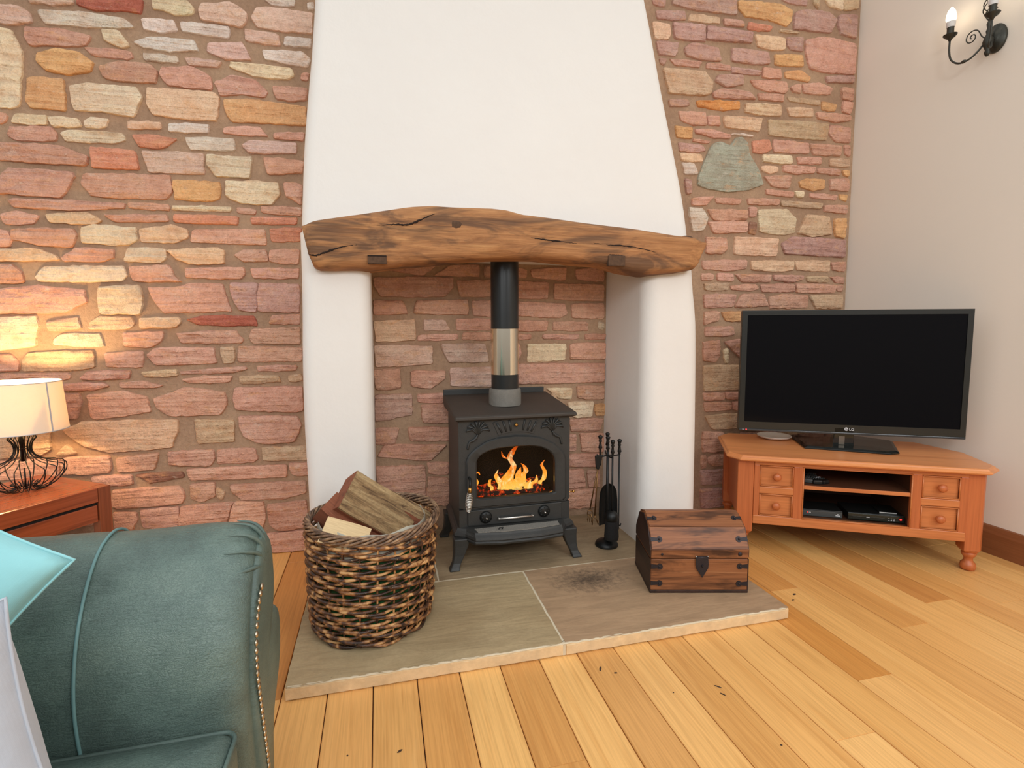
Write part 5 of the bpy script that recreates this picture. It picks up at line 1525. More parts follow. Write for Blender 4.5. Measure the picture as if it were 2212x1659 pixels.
# ------------------------------------------------------------------ log basket
BX, BY = -0.055, 2.15
bk = thing('log_basket', 'tall round brown willow basket of firewood on the left of the hearth', 'basket', (BX, BY, HT))
def brad(z): return interp([(HT, 0.222), (0.12, 0.236), (0.3, 0.246), (0.47, 0.256)], z)
def bcen(z): return (BX + 0.012*(z - HT)/0.42, BY + 0.045*(z - HT)/0.42)
rb = random.Random(21)
NS = 24
for k in range(NS):
    a = 2*math.pi*(k + 0.3)/NS
    pts = []
    for i in range(9):
        z = HT + 0.005 + (0.455 - HT)*i/8; c = bcen(z); r_ = brad(z)*0.985; pts.append((c[0] + r_*math.cos(a), c[1] + r_*math.sin(a), z))
    MB().tube(pts, 0.0042, 6).build('stake', M['willow'], bk, smooth=True)
nrow = 33
for i in range(nrow):
    z0 = HT + 0.010 + i*(0.404/nrow)
    pts = []; rr = []
    n = NS*6; j0 = rb.uniform(0.92, 1.12)
    for j in range(n):
        a = 2*math.pi*j/n
        ph = NS/3*a + i*2*math.pi/3
        wv = math.sin(ph) + 0.28*math.sin(2*ph + 0.6)
        zz = z0 + 0.0030*math.cos(ph) + rb.uniform(-0.0004, 0.0004) + 0.0015*math.sin(2*a + i)
        c = bcen(zz); r_ = brad(zz) + 0.0088*wv + 0.0015*math.sin(3*a + i)
        pts.append((c[0] + r_*math.cos(a), c[1] + r_*math.sin(a), max(zz, HT + 0.0075)))
        rr.append((0.0062 + 0.0011*math.sin(a*5 + i*2) + 0.0010*math.sin(ph))*j0)
    MB().tube(pts, rr, 7, closed=True).build('willow_rod', M['willow'], bk, smooth=True)
for s in range(7):
    pts = []; n = 220
    for j in range(n):
        a = 2*math.pi*j/n; ph = a*6 + 2*math.pi*s/7; zz = 0.460 + 0.015*math.sin(ph) + 0.006*math.sin(2*a + 1)
        c = bcen(zz); r_ = 0.257 + 0.011*math.cos(ph); pts.append((c[0] + r_*math.cos(a), c[1] + r_*math.sin(a), zz))
    MB().tube(pts, 0.0052, 6, closed=True).build('rim_rod', M['willow_rim'], bk, smooth=True)
MB().lathe([(0.001, HT + 0.006), (0.21, HT + 0.006), (0.212, HT + 0.014), (0.001, HT + 0.014)], (BX, BY, 0), 28).build('base_disc', M['willow'], bk)
liner = thing('sack_liner', 'crumpled pale and green sack lining the log basket', 'sack', (BX, BY, HT + 0.02))
rings = []
for z, r_ in ((HT + 0.02, 0.19), (0.15, 0.205), (0.3, 0.212), (0.37, 0.216), (0.425, 0.216), (0.462, 0.212)):
    ring = []
    for j in range(60):
        a = 2*math.pi*j/60; c = bcen(z); q = r_ + 0.006*noise.noise(Vector((math.cos(a)*5, math.sin(a)*5, z*14)))
        zz = z + (0.022*noise.noise(Vector((math.cos(a)*2.2, math.sin(a)*2.2, 4))) if z > 0.36 else 0)
        ring.append((c[0] + q*math.cos(a), c[1] + q*math.sin(a), zz))
    rings.append(ring)
MB().loft(rings[:4], True, False).build('green_sack', M['liner_green'], liner, smooth=True)
MB().loft(rings[3:], True, False).build('sack_mouth', M['liner'], liner, smooth=True)
def split_log(name, label, mats, c, axis, up, L, prof, grp='split logs in the willow basket'):
    """prism along axis through c; prof is the split section in (side, up)"""
    ax = Vector(axis).normalized(); u = Vector(up); u = (u - ax*u.dot(ax)).normalized(); sd = ax.cross(u)
    Mt = Matrix((sd, u, ax)).transposed().to_4x4(); Mt.translation = Vector(c)
    e = bpy.data.objects.new(name, None)
    C.objects.link(e); e.matrix_world = Mt; ORG[e.name] = Vector((0, 0, 0)); tag(e, label, 'firewood', grp)
    n = 9; rings = []; sd0 = rf.uniform(0, 40)
    P = []
    for i in range(len(prof)):
        a, b = prof[i], prof[(i+1) % len(prof)]
        for k in range(4): P.append((a[0] + (b[0]-a[0])*k/4, a[1] + (b[1]-a[1])*k/4))
    for i in range(n+1):
        z = -L/2 + L*i/n
        rings.append([(p[0]*(1 + 0.10*noise.noise(Vector((p[0]*30, z*7, sd0)))), p[1]*(1 + 0.12*noise.noise(Vector((p[1]*30, z*7 + 3, sd0)))) + 0.004*noise.noise(Vector((p[0]*50, z*30, sd0))), z) for p in P])
    MB().loft(rings).build('wood', mats[0], e, smooth=True, auto=38)
    if len(mats) > 1:
        q = [(p[0]*1.03, p[1]) for p in prof if True]
        top = sorted(prof, key=lambda p: -p[1])[:2]; a, b = sorted(top)
        rings = []
        for i in range(n+1):
            z = -L/2*0.985 + L*0.985*i/n; ring = []
            for k in range(13):
                t_ = k/12; x_ = a[0] + (b[0]-a[0])*t_; y_ = a[1] + (b[1]-a[1])*t_ + 0.006 + 0.007*math.sin(math.pi*t_) + 0.006*noise.noise(Vector((x_*60, z*9, sd0)))
                ring.append((x_, y_, z))
            ring += [(p[0], p[1] - 0.012, p[2]) for p in reversed(ring)]
            rings.append(ring)
        MB().loft(rings).build('bark', mats[1], e, smooth=True, auto=45)
    return e
split_log('split_log', 'largest split log with brown bark leaning diagonally out of the basket', (M['log_red'], M['bark']), (-0.035, 2.21, 0.475), (0.72, 0.10, -0.56), (0.42, -0.75, 0.52), 0.32, [(-0.078, -0.05), (0.078, -0.05), (0.088, 0.045), (-0.088, 0.045)])
split_log('split_log', 'reddish brown split log beneath the bark covered log in the basket', (M['log_red'],), (-0.135, 2.185, 0.435), (0.62, -0.15, -0.60), (0.3, -0.6, 0.6), 0.26, [(-0.05, -0.045), (0.06, -0.05), (0.055, 0.045), (-0.04, 0.05)])
split_log('split_log', 'pale freshly split log at the front left of the basket', (M['log_pale'],), (-0.150, 2.055, 0.432), (0.86, -0.1, -0.34), (0.10, -0.75, 0.62), 0.17, [(-0.045, -0.045), (0.045, -0.05), (0.055, 0.04), (-0.050, 0.045)])
split_log('split_log', 'orange edged split log behind the bark covered log at the right of the basket', (M['log_red'], M['bark']), (0.085, 2.26, 0.425), (0.80, -0.15, -0.45), (0.3, -0.2, 0.9), 0.20, [(-0.05, -0.05), (0.05, -0.05), (0.05, 0.045), (-0.045, 0.05)])
split_log('split_log', 'dark split log lying low at the bottom of the basket', (M['log_red'],), (-0.05, 2.14, 0.30), (1, 0.2, 0.05), (0, 0, 1), 0.30, [(-0.07, -0.07), (0.07, -0.07), (0.07, 0.07), (-0.07, 0.07)])

# ------------------------------------------------------------------ wooden chest
yc = math.atan2(-0.107, 0.417)
chest = thing('treasure_chest', 'small worn wooden chest with a barrel lid and black iron straps on the hearth', 'chest', (1.149, 2.039, HT + 0.001), yc, local=True)
CWd, CD = 0.432, 0.285
MB().box(0.0, CWd, 0.0, CD, 0.0, 0.155).build('body', M['chest'], chest, bevel=0.004)
MB().box(-0.004, CWd + 0.002, -0.004, CD + 0.004, 0.0, 0.014).build('foot_rail', M['chest_end'], chest, bevel=0.002)
lp = [(-0.002, 0.158), (-0.002, 0.198), (0.050, 0.283), (0.135, 0.325), (0.22, 0.300), (CD + 0.002, 0.205), (CD + 0.002, 0.158)]
lid = MB().loft([[(x, y, z) for y, z in lp] for x in (0.0, CWd + 0.002)]).build('lid', M['chest'], chest, bevel=0.004)
# lid boards
for i in range(1, 5):
    (ya, za), (yb, zb) = lp[i], lp[i+1]; d = Vector((yb-ya, zb-za)).normalized(); nn = Vector((-d.y, d.x))
    if nn.y < 0: nn = -nn
    a = Vector((ya, za)) + d*0.002; b = Vector((yb, zb)) - d*0.002
    q = [a, b, b + nn*0.005, a + nn*0.005]
    MB().loft([[(x, p.x, p.y) for p in q] for x in (0.003, CWd - 0.002)]).build('lid_board', M['chest'], lid, bevel=0.0015)
for x in (-0.003, CWd + 0.0015):
    MB().loft([[(xx, y, z) for y, z in [(0.004, 0.162), (0.004, 0.196), (0.053, 0.279), (0.135, 0.318), (0.218, 0.295), (CD - 0.004, 0.203), (CD - 0.004, 0.162)]] for xx in (x, x + 0.0035)]).build('end_board', M['chest_end'], lid)
    MB().box(x, x + 0.0035, 0.004, CD - 0.004, 0.004, 0.152).build('end_panel', M['chest_end'], chest)
def strap(x0, x1, z, y=-0.0035, h=0.021, tilt=None, par=chest):
    end = x1 if x0 < CWd/2 else x0; s = 1 if x0 < CWd/2 else -1
    a, b = (x0, x1) if s > 0 else (x1, x0)
    P = [(a, -h*0.45), (b - s*0.022, -h*0.32)] + [(b - s*0.014 + s*0.014*math.cos(R(t_)), 0.013*math.sin(R(t_))) for t_ in range(-110, 111, 20)] + [(b - s*0.022, h*0.32), (a, h*0.45)]
    m_ = MB()
    if tilt is None: m_.prism([(p, z + q) for p, q in P], y, y + 0.004)
    else:
        (ya, za), (yb, zb) = tilt; d = Vector((yb-ya, zb-za)).normalized(); nn = Vector((-d.y, d.x)); nn = nn if nn.y > 0 else -nn
        cc = Vector((ya + (yb-ya)*z, za + (zb-za)*z)) + nn*0.0045
        m_.loft([[(p, cc.x + d.x*q + nn.x*k, cc.y + d.y*q + nn.y*k) for p, q in P] for k in (0, 0.003)])
    o = m_.build('strap', M['strap'], par)
    bx_ = b - s*0.014
    if tilt is None: MB().ball((bx_, y - 0.001, z), 0.005, 1, 0.6, 1, 10, 6).build('rivet', M['strap'], o, smooth=True)
    else: MB().ball((bx_, cc.x + nn.x*0.004, cc.y + nn.y*0.004), 0.005, 1, 1, 1, 10, 6).build('rivet', M['strap'], o, smooth=True)
strap(0.0, 0.052, 0.045); strap(0.0, 0.052, 0.122); strap(CWd - 0.052, CWd, 0.042); strap(CWd - 0.050, CWd, 0.122)
strap(0.0, 0.052, 0.45, tilt=(lp[1], lp[2]), par=lid); strap(CWd - 0.052, CWd, 0.45, tilt=(lp[1], lp[2]), par=lid)
strap(0.0, 0.045, 0.5, tilt=(lp[2], lp[3]), par=lid); strap(CWd - 0.045, CWd, 0.5, tilt=(lp[2], lp[3]), par=lid)
MB().ball((CWd - 0.038, -0.003, 0.178), 0.0095, 1, 0.35, 1, 14, 6).build('stud', M['strap'], lid, smooth=True)
MB().ball((0.048, -0.003, 0.178), 0.006, 1, 0.35, 1, 14, 6).build('stud', M['strap'], lid, smooth=True)
hp = [(0.197, 0.163), (0.251, 0.163), (0.254, 0.135), (0.252, 0.118), (0.240, 0.096), (0.2265, 0.072), (0.214, 0.094), (0.201, 0.112), (0.196, 0.135)]
ha = MB().prism(hp, -0.010, -0.006).build('hasp', M['strap'], lid, bevel=0.001)
MB().tube([(0.198, -0.007, 0.166), (0.251, -0.007, 0.166)], 0.0045, 8).build('hinge_pin', M['strap'], ha, smooth=True)
for x in (0.199, 0.250): MB().ball((x, -0.005, 0.168), 0.004, seg=8, rings=5).build('hinge_rivet', M['steel'], ha)
MB().ball((0.2255, -0.012, 0.128), 0.0055, 0.8, 1, 1.1, 8, 6).build('staple', M['strap'], ha, smooth=True)

# ------------------------------------------------------------------ television cabinet
yt_ = R(-29.3)
cab = thing('tv_cabinet', 'orange pine corner cabinet with four small drawers under the television', 'cabinet', (1.873, 2.400, 0), yt_, local=True)
TOP = [(0, 0), (1.135, 0), (1.205, 0.085), (1.205, 0.40), (1.07, 0.625), (0.0, 0.635), (-0.055, 0.55), (-0.06, 0.07)]
def inset(P, d):
    c = (sum(p[0] for p in P)/len(P), sum(p[1] for p in P)/len(P)); return [(p[0] - math.copysign(min(abs(p[0]-c[0]), d), p[0]-c[0]), p[1] - math.copysign(min(abs(p[1]-c[1]), d), p[1]-c[1])) for p in P]
MB().loft([[(x, y, z) for x, y in inset(TOP, d)] for d, z in ((0.016, 0.508), (0.004, 0.513), (0.0, 0.519), (0.001, 0.526), (0.009, 0.531), (0.012, 0.536), (0.018, 0.5395))]).build('top_board', M['pine_top'], cab)
FY = 0.045
def frame_box(name, x0, x1, z0, z1, mat='pine', y0=FY, y1=FY + 0.03, par=cab, bv=0.004): return MB().box(x0, x1, y0, y1, z0, z1).build(name, M[mat], par, bevel=bv)
frame_box('top_rail', 0.08, 1.065, 0.484, 0.510); frame_box('bottom_rail', 0.08, 1.065, 0.155, 0.204)
for x0, x1 in ((0.08, 0.110), (0.276, 0.322), (0.822, 0.866), (1.030, 1.066)): frame_box('stile', x0, x1, 0.2, 0.486, 'pine_z')
for x0, x1 in ((0.108, 0.278), (0.864, 1.032)): frame_box('mid_rail', x0, x1, 0.327, 0.366)
sf = frame_box('shelf', 0.310, 0.830, 0.366, 0.386, 'pine_shade', FY + 0.012, FY + 0.48, cab, 0.001); frame_box('lipping', 0.310, 0.830, 0.366, 0.386, 'pine', FY + 0.004, FY + 0.012, sf, 0.001)
# carcase
frame_box('floor_board', 0.05, 1.10, 0.186, 0.200, 'pine_shade', FY + 0.03, 0.58); frame_box('back_board', 0.02, 1.05, 0.17, 0.508, 'pine_shade', 0.565, 0.58)
for x in (0.300, 0.836): frame_box('partition', x - 0.009, x + 0.009, 0.2, 0.508, 'pine_shade', FY + 0.03, 0.565)
frame_box('side_panel', 0.012, 0.03, 0.165, 0.508, 'pine_z', 0.09, 0.54); frame_box('side_panel', 1.135, 1.153, 0.165, 0.508, 'pine_z', 0.09, 0.40)
def drawer(x0, x1, z0, z1):
    d = MB().loft([[(x0, FY + 0.03, z0), (x1, FY + 0.03, z0), (x1, FY + 0.03, z1), (x0, FY + 0.03, z1)],
                   [(x0, FY + 0.012, z0), (x1, FY + 0.012, z0), (x1, FY + 0.012, z1), (x0, FY + 0.012, z1)]]).build('drawer', M['pine'], cab, bevel=0.002)
    m_ = MB().box(x0 + 0.004, x1 - 0.004, FY + 0.03, FY + 0.3, z0 + 0.004, z1 - 0.01).build('drawer_box', M['pine_shade'], d)
    cx, cz = (x0+x1)/2, (z0+z1)/2
    k = MB().lathe([(0.009, 0), (0.008, 0.008), (0.010, 0.013), (0.019, 0.020), (0.0215, 0.028), (0.017, 0.036), (0.006, 0.040)], (0, 0, 0), 18, 'Y')
    k.xf(Matrix.Translation((cx, FY + 0.012, cz)) @ Matrix.Diagonal((1, -1, 1, 1))); k.build('knob', M['pine_z'], d, smooth=True)
    # bead moulding round the opening
    mo = MB()
    for a, b in (((x0, z0), (x1, z0)), ((x1, z0), (x1, z1)), ((x1, z1), (x0, z1)), ((x0, z1), (x0, z0))):
        mo.tube([(a[0], FY + 0.001, a[1]), (b[0], FY + 0.001, b[1])], 0.0035, 6)
    mo.build('bead', M['pine'], cab, smooth=True)
for a in ((0.113, 0.272, 0.371, 0.480), (0.113, 0.272, 0.208, 0.323), (0.869, 1.027, 0.371, 0.480), (0.869, 1.027, 0.208, 0.323)): drawer(*a)
mo = MB()
for a, b in (((0.323, 0.204), (0.822, 0.204)), ((0.822, 0.204), (0.822, 0.484)), ((0.822, 0.484), (0.323, 0.484)), ((0.323, 0.484), (0.323, 0.204))): mo.tube([(a[0], FY + 0.001, a[1]), (b[0], FY + 0.001, b[1])], 0.004, 6)
mo.build('bead', M['pine'], cab, smooth=True)
for x, y in ((0.038, 0.085), (1.103, 0.085), (0.02, 0.57), (1.07, 0.54)):
    w_ = 0.041
    if y < 0.2:
        P = [(x - w_, y - w_), (x + w_, y - w_), (x + w_, y + w_), (x - w_, y + w_)] if x < 0.5 else [(x - w_, y - w_), (x + w_*0.6, y - w_), (x + w_, y - w_*0.55), (x + w_, y + w_), (x - w_, y + w_)]
    else: P = [(x - 0.032, y - 0.032), (x + 0.032, y - 0.032), (x + 0.032, y + 0.032), (x - 0.032, y + 0.032)]
    sh = lambda k: [(x + (p-x)*k, y + (q-y)*k) for p, q in P]
    l_ = MB().loft([[(p, q, z) for p, q in sh(k)] for z, k in ((0.095, 0.72), (0.112, 1.0), (0.508, 1.0))]).build('leg', M['pine_z'], cab, bevel=0.004)
    MB().lathe([(0.020, 0.001), (0.030, 0.006), (0.034, 0.020), (0.031, 0.036), (0.020, 0.048), (0.019, 0.062), (0.024, 0.070), (0.031, 0.080), (0.032, 0.090), (0.026, 0.098)], (x, y, 0), 22).build('turned_foot', M['pine_z'], l_, smooth=True)

U_ = Vector((math.cos(yt_), math.sin(yt_), 0)); V_ = Vector((-math.sin(yt_), math.cos(yt_), 0)); A_ = Vector((1.873, 2.400, 0))
def cabpt(u, v, z): return tuple(A_ + U_*u + V_*v + Vector((0, 0, z)))
# set-top box and disc player
o = thing('set_top_box', 'slim dark set top box on the left of the cabinet floor', 'set-top box', cabpt(0.333, 0.11, 0.2005), yt_, local=True)
MB().box(0, 0.205, 0.004, 0.15, 0.0, 0.038).build('case', M['plastic'], o, bevel=0.002)
MB().box(0.002, 0.203, 0.0, 0.005, 0.003, 0.033).build('front_panel', M['plastic_g'], o, bevel=0.001)
MB().box(0.032, 0.036, -0.0012, 0.0, 0.021, 0.024).build('red_light', M['led'], o)
for a, b, h0, h1 in ((0.040, 0.050, 0.021, 0.024), (0.170, 0.192, 0.012, 0.016), (0.177, 0.186, 0.019, 0.023)): MB().box(a, b, -0.0008, 0.0, h0, h1).build('printed_mark', M['white_mark'], o)
o = thing('disc_player', 'black disc player with a glowing red light on the cabinet floor', 'disc player', cabpt(0.56, 0.10, 0.2005), yt_, local=True)
MB().box(0, 0.262, 0.006, 0.18, 0.006, 0.042).build('case', M['plastic'], o, bevel=0.003)
fp = MB().box(0.0, 0.262, 0.0, 0.007, 0.006, 0.040).build('front_panel', plain('dark_green_gloss', srgb(30, 36, 30), 0.15), o, bevel=0.0015)
MB().box(0.02, 0.17, -0.001, 0.0, 0.024, 0.0255).build('disc_slot', M['plastic_g'], o)
MB().box(0.085, 0.100, -0.0012, 0.0, 0.022, 0.026).build('disc_mark', M['white_mark'], o)
for k in range(3):
    for r_ in range(2): MB().box(0.186 + k*0.012, 0.192 + k*0.012, -0.001, 0.0, 0.014 + r_*0.010, 0.0165 + r_*0.010).build('button', M['white_mark'], o)
MB().lathe([(0.005, -0.001), (0.005, 0.001)], (0.243, -0.0008, 0.024), 14, 'Y').build('red_light', M['led'], o)
for x in (0.02, 0.24):
    for y in (0.03, 0.16): MB().lathe([(0.009, 0), (0.009, 0.007)], (x, y, 0), 10).build('rubber_foot', M['plastic'], o)
o = thing('disc_case', 'small silver edged case lying on top of the disc player', 'disc case', cabpt(0.715, 0.13, 0.243), yt_, local=True)
MB().box(0, 0.08, 0, 0.10, 0, 0.006).build('case', M['plastic'], o, bevel=0.001); MB().box(0, 0.08, -0.001, 0.001, 0.001, 0.006).build('silver_edge', plain('silver_edge', srgb(190, 190, 186), 0.4), o)
# remotes
for k, (u, v, ang, L, W_, lab) in enumerate(((0.360, 0.10, 70, 0.17, 0.046, 'grey remote control at the left end of the cabinet shelf'), (0.405, 0.085, 98, 0.19, 0.048, 'black remote control standing in the middle of the three on the shelf'),
                              (0.450, 0.10, 122, 0.18, 0.044, 'black remote control with a row of white buttons on the shelf'))):
    o = thing('remote_control', lab, 'remote control', cabpt(u, v, 0.3868), yt_ + R(ang), 'remote controls on the cabinet shelf', local=True)
    MB().box(0, L, -W_/2, W_/2, 0, 0.022).build('case', M['plastic_g'] if k == 0 else M['plastic'], o, bevel=0.005)
    for i in range(5):
        for j in range(3):
            MB().box(0.03 + i*0.024, 0.040 + i*0.024, -0.016 + j*0.012, -0.009 + j*0.012, 0.0215, 0.0245).build('button', M['white_mark'] if (k == 2 and i == 1) else M['plastic_g'], o)
# white dish
o = thing('white_dish', 'round white dish on the cabinet beneath the television left corner', 'dish', cabpt(0.27, 0.525, 0.5398))
cx, cy, cz = cabpt(0.27, 0.525, 0.540)
MB().lathe([(0.060, cz), (0.085, cz + 0.006), (0.098, cz + 0.016), (0.099, cz + 0.019), (0.094, cz + 0.019), (0.080, cz + 0.011), (0.001, cz + 0.009)], (cx, cy, 0), 36).build('dish', M['white_gloss'], o, smooth=True)

# ------------------------------------------------------------------ television
tT = R(-27.95)
tv = thing('television', 'large flat black television standing on the pine cabinet', 'television', (2.053, 2.659, 0.5402), tT, local=True)
W0 = 1.150; zb_, zt_ = 0.0815, 0.785
MB().box(0.0, W0, 0.012, 0.045, zb_, zt_).build('housing', M['plastic'], tv, bevel=0.006)
MB().box(0.10, W0 - 0.10, 0.045, 0.075, zb_ + 0.05, zt_ - 0.15).build('rear_cover', M['plastic'], tv, bevel=0.01)
m_ = MB()
ox0, ox1, oz0, oz1 = 0.0, W0, zb_, zt_; ix0, ix1, iz0, iz1 = 0.031, W0 - 0.029, 0.134, 0.7575
m_.loft([[(ox0, 0.014, oz0), (ox1, 0.014, oz0), (ox1, 0.014, oz1), (ox0, 0.014, oz1)], [(ox0, 0.003, oz0), (ox1, 0.003, oz0), (ox1, 0.003, oz1), (ox0, 0.003, oz1)],
         [(ox0 + 0.003, 0.0, oz0 + 0.003), (ox1 - 0.003, 0.0, oz0 + 0.003), (ox1 - 0.003, 0.0, oz1 - 0.003), (ox0 + 0.003, 0.0, oz1 - 0.003)],
         [(ix0, 0.0, iz0), (ix1, 0.0, iz0), (ix1, 0.0, iz1), (ix0, 0.0, iz1)], [(ix0, 0.004, iz0), (ix1, 0.004, iz0), (ix1, 0.004, iz1), (ix0, 0.004, iz1)]], True, False)
bez_ = m_.build('bezel', M['tv_frame'], tv)
MB().box(ix0 - 0.001, ix1 + 0.001, 0.004, 0.0125, iz0 - 0.001, iz1 + 0.001).build('screen', M['screen'], tv)
MB().box(0.004, W0 - 0.004, -0.006, 0.001, zb_ - 0.001, zb_ + 0.010).build('lower_lip', M['tv_lip'], tv, bevel=0.002)
MB().box(0.022, 0.028, -0.0075, -0.005, zb_ + 0.004, zb_ + 0.008).build('sensor', M['white_mark'], tv); MB().box(0.040, 0.046, -0.0075, -0.005, zb_ + 0.003, zb_ + 0.009).build('standby_light', M['led'], tv)
# maker's mark: ring with a face-like stroke, and the two letters
def text_mesh(name, body, size, mat, parent, loc, ext=0.0006):
    cu = bpy.data.curves.new(name, 'FONT'); cu.body = body; cu.size = size; cu.extrude = ext; cu.offset = size*0.02
    tmp = bpy.data.objects.new(name, cu); C.objects.link(tmp)
    dg = bpy.context.evaluated_depsgraph_get(); me = bpy.data.meshes.new_from_object(tmp.evaluated_get(dg)); bpy.data.objects.remove(tmp)
    me.transform(Matrix.Rotation(R(90), 4, 'X')); me.materials.clear(); me.materials.append(mat)
    o = bpy.data.objects.new(name, me); C.objects.link(o); o.parent = parent; o.location = loc; ORG[o.name] = Vector((0, 0, 0)); return o
lc = (0.571, 0.111)
MB().lathe([(0.0001, -0.0004), (0.0098, -0.0004), (0.0098, 0.0006), (0.0001, 0.0006)], (lc[0], -0.0006, lc[1]), 28, 'Y').build('emblem_disc', M['white_mark'], tv)
mk = MB(); mk.tube([(lc[0] + 0.0068*math.cos(a), -0.0015, lc[1] + 0.0068*math.sin(a)) for a in [R(q) for q in range(80, 361, 14)]], 0.0008, 5)
mk.tube([(lc[0] + 0.006, -0.0015, lc[1]), (lc[0] + 0.001, -0.0015, lc[1])], 0.0008, 5); mk.tube([(lc[0], -0.0015, lc[1] + 0.004), (lc[0], -0.0015, lc[1] - 0.003), (lc[0] + 0.003, -0.0015, lc[1] - 0.003)], 0.0008, 5)
mk.build('emblem_line', M['plastic'], tv)
text_mesh('emblem_letters', 'LG', 0.021, M['white_mark'], tv, (0.585, -0.0012, 0.1035))
# stand
MB().loft([[(0.505, 0.0, 0.015), (0.615, 0.0, 0.015), (0.600, 0.03, 0.015), (0.520, 0.03, 0.015)], [(0.510, 0.0, 0.12), (0.610, 0.0, 0.12), (0.600, 0.03, 0.12), (0.520, 0.03, 0.12)]]).build('neck', M['tv_base'], tv, bevel=0.004)
MB().loft([[(0.535, -0.002, 0.022), (0.565, -0.002, 0.022), (0.565, 0.0, 0.022), (0.535, 0.0, 0.022)], [(0.535, -0.002, 0.07), (0.565, -0.002, 0.07), (0.565, 0.0, 0.07), (0.535, 0.0, 0.07)]]).build('neck_label', plain('foil_label', srgb(120, 112, 100), 0.3, 0.6), tv)
def l2(p):   # world xy into the television frame
    d = Vector((p[0] - 2.053, p[1] - 2.659)); return (d.x*math.cos(tT) + d.y*math.sin(tT), -d.x*math.sin(tT) + d.y*math.cos(tT))
BP = [l2(p) for p in ((2.488, 2.738), (2.33, 2.445), (2.405, 2.395), (2.665, 2.205), (2.729, 2.209), (2.945, 2.43), (2.86, 2.60), (2.62, 2.75))]
bc_ = (sum(p[0] for p in BP)/8, sum(p[1] for p in BP)/8)
MB().loft([[(bc_[0] + (x-bc_[0])*k, bc_[1] + (y-bc_[1])*k, z) for x, y in BP] for k, z in ((1.0, 0.0), (1.0, 0.007), (0.93, 0.016), (0.5, 0.020))]).build('stand_base', M['tv_base'], tv, bevel=0.002)

# ------------------------------------------------------------------ side table (rotated) and lamp
TA = math.atan2(-0.82, -0.57)          # local x runs along the front edge, local y towards the wall side
# local frame: origin at the visible right corner, x along (-.57,-.82), y along (-.81,.585)
table = thing('side_table', 'glossy red brown wooden side table with an open corner leg behind the sofa', 'table', (-1.212, 2.735, 0), TA, local=True)
# local +y of a rotation by TA is (0.82,-0.57)/..., so the body lies at negative y
TL, TW, TZ = 0.62, 0.50, 0.522
MB().box(0.055, TL - 0.055, -TW + 0.004, -0.004, TZ - 0.032, TZ).build('top_panel', M['rosewood'], table, bevel=0.002)
MB().box(0.0, 0.054, -TW + 0.004, -0.052, TZ - 0.032, TZ).build('breadboard_end', M['rosewood_y'], table, bevel=0.002)
MB().box(TL - 0.054, TL, -TW + 0.004, -0.052, TZ - 0.032, TZ).build('breadboard_end', M['rosewood_y'], table, bevel=0.002)
MB().box(0.054, TL - 0.054, -0.012, 0.0, TZ - 0.064, TZ - 0.001).build('apron_rail', M['rosewood'], table, bevel=0.002)
MB().box(0.0, 0.012, -TW + 0.05, -0.05, TZ - 0.064, TZ - 0.001).build('apron_rail', M['rosewood_y'], table, bevel=0.002)
MB().box(0.05, TL - 0.05, -0.045, -0.010, TZ - 0.078, TZ - 0.062).build('shadow_gap', M['soot'], table)
MB().box(0.056, TL - 0.056, -0.030, -0.006, TZ - 0.155, TZ - 0.078).build('drawer_front', M['rosewood'], table, bevel=0.003)
MB().box(0.02, 0.035, -TW + 0.05, -0.05, TZ - 0.155, TZ - 0.064).build('side_rail', M['rosewood_y'], table, bevel=0.002)
for x, y in ((0.0, -0.052), (TL - 0.052, -0.052), (0.0, -TW), (TL - 0.052, -TW)):
    MB().box(x, x + 0.052, y, y + 0.052, 0.001, TZ - 0.0005).build('leg', M['rosewood_z'], table, bevel=0.002)
MB().box(0.03, TL - 0.03, -TW + 0.03, -0.03, 0.14, 0.16).build('lower_shelf', M['rosewood'], table, bevel=0.002)

lamp = thing('table_lamp', 'lit table lamp with an open black wire base and cream drum shade', 'lamp', (-1.540, 2.745, TZ))
LX, LY = -1.540, 2.745
PR = [(0.020, 0.258), (0.040, 0.245), (0.048, 0.232), (0.036, 0.215), (0.030, 0.185), (0.038, 0.158), (0.065, 0.132), (0.105, 0.118), (0.135, 0.110), (0.143, 0.098), (0.140, 0.070), (0.115, 0.035), (0.080, 0.010), (0.050, 0.004), (0.035, 0.012), (0.040, 0.026), (0.052, 0.030)]
for k in range(18):
    a = 2*math.pi*k/18 + 0.1
    MB().tube(bez([(LX + r_*math.cos(a), LY + r_*math.sin(a), TZ + z) for r_, z in PR], 48), 0.0022, 5).build('wire', M['wire'], lamp, smooth=True)
MB().tube([(LX + 0.03*math.cos(2*math.pi*k/20), LY + 0.03*math.sin(2*math.pi*k/20), TZ + 0.190) for k in range(20)], 0.002, 5, closed=True).build('binding_ring', M['wire'], lamp, smooth=True)
MB().tube([(LX + 0.036*math.cos(2*math.pi*k/20), LY + 0.036*math.sin(2*math.pi*k/20), TZ + 0.016) for k in range(20)], 0.002, 5, closed=True).build('binding_ring', M['wire'], lamp, smooth=True)
MB().tube([(LX, LY, TZ + 0.002), (LX, LY, TZ + 0.10)], 0.0032, 6).build('centre_rod', M['wire'], lamp, smooth=True)
MB().tube([(LX, LY, TZ + 0.13), (LX, LY, TZ + 0.32)], 0.010, 10).build('stem', M['wire'], lamp, smooth=True)
MB().tube([(LX, LY, TZ + 0.30), (LX, LY, TZ + 0.335)], 0.014, 12).build('bulb_holder', M['wire'], lamp, smooth=True)
t = NT('warm_bulb'); t.set(Base_Color=(1, 0.8, 0.5, 1), Emission_Color=(1, 0.72, 0.38, 1), Emission_Strength=9.0); M['warm_bulb'] = t.m
MB().ball((LX, LY, TZ + 0.368), 0.028, 1, 1, 1.25, 14, 10).build('bulb', M['warm_bulb'], lamp, smooth=True)
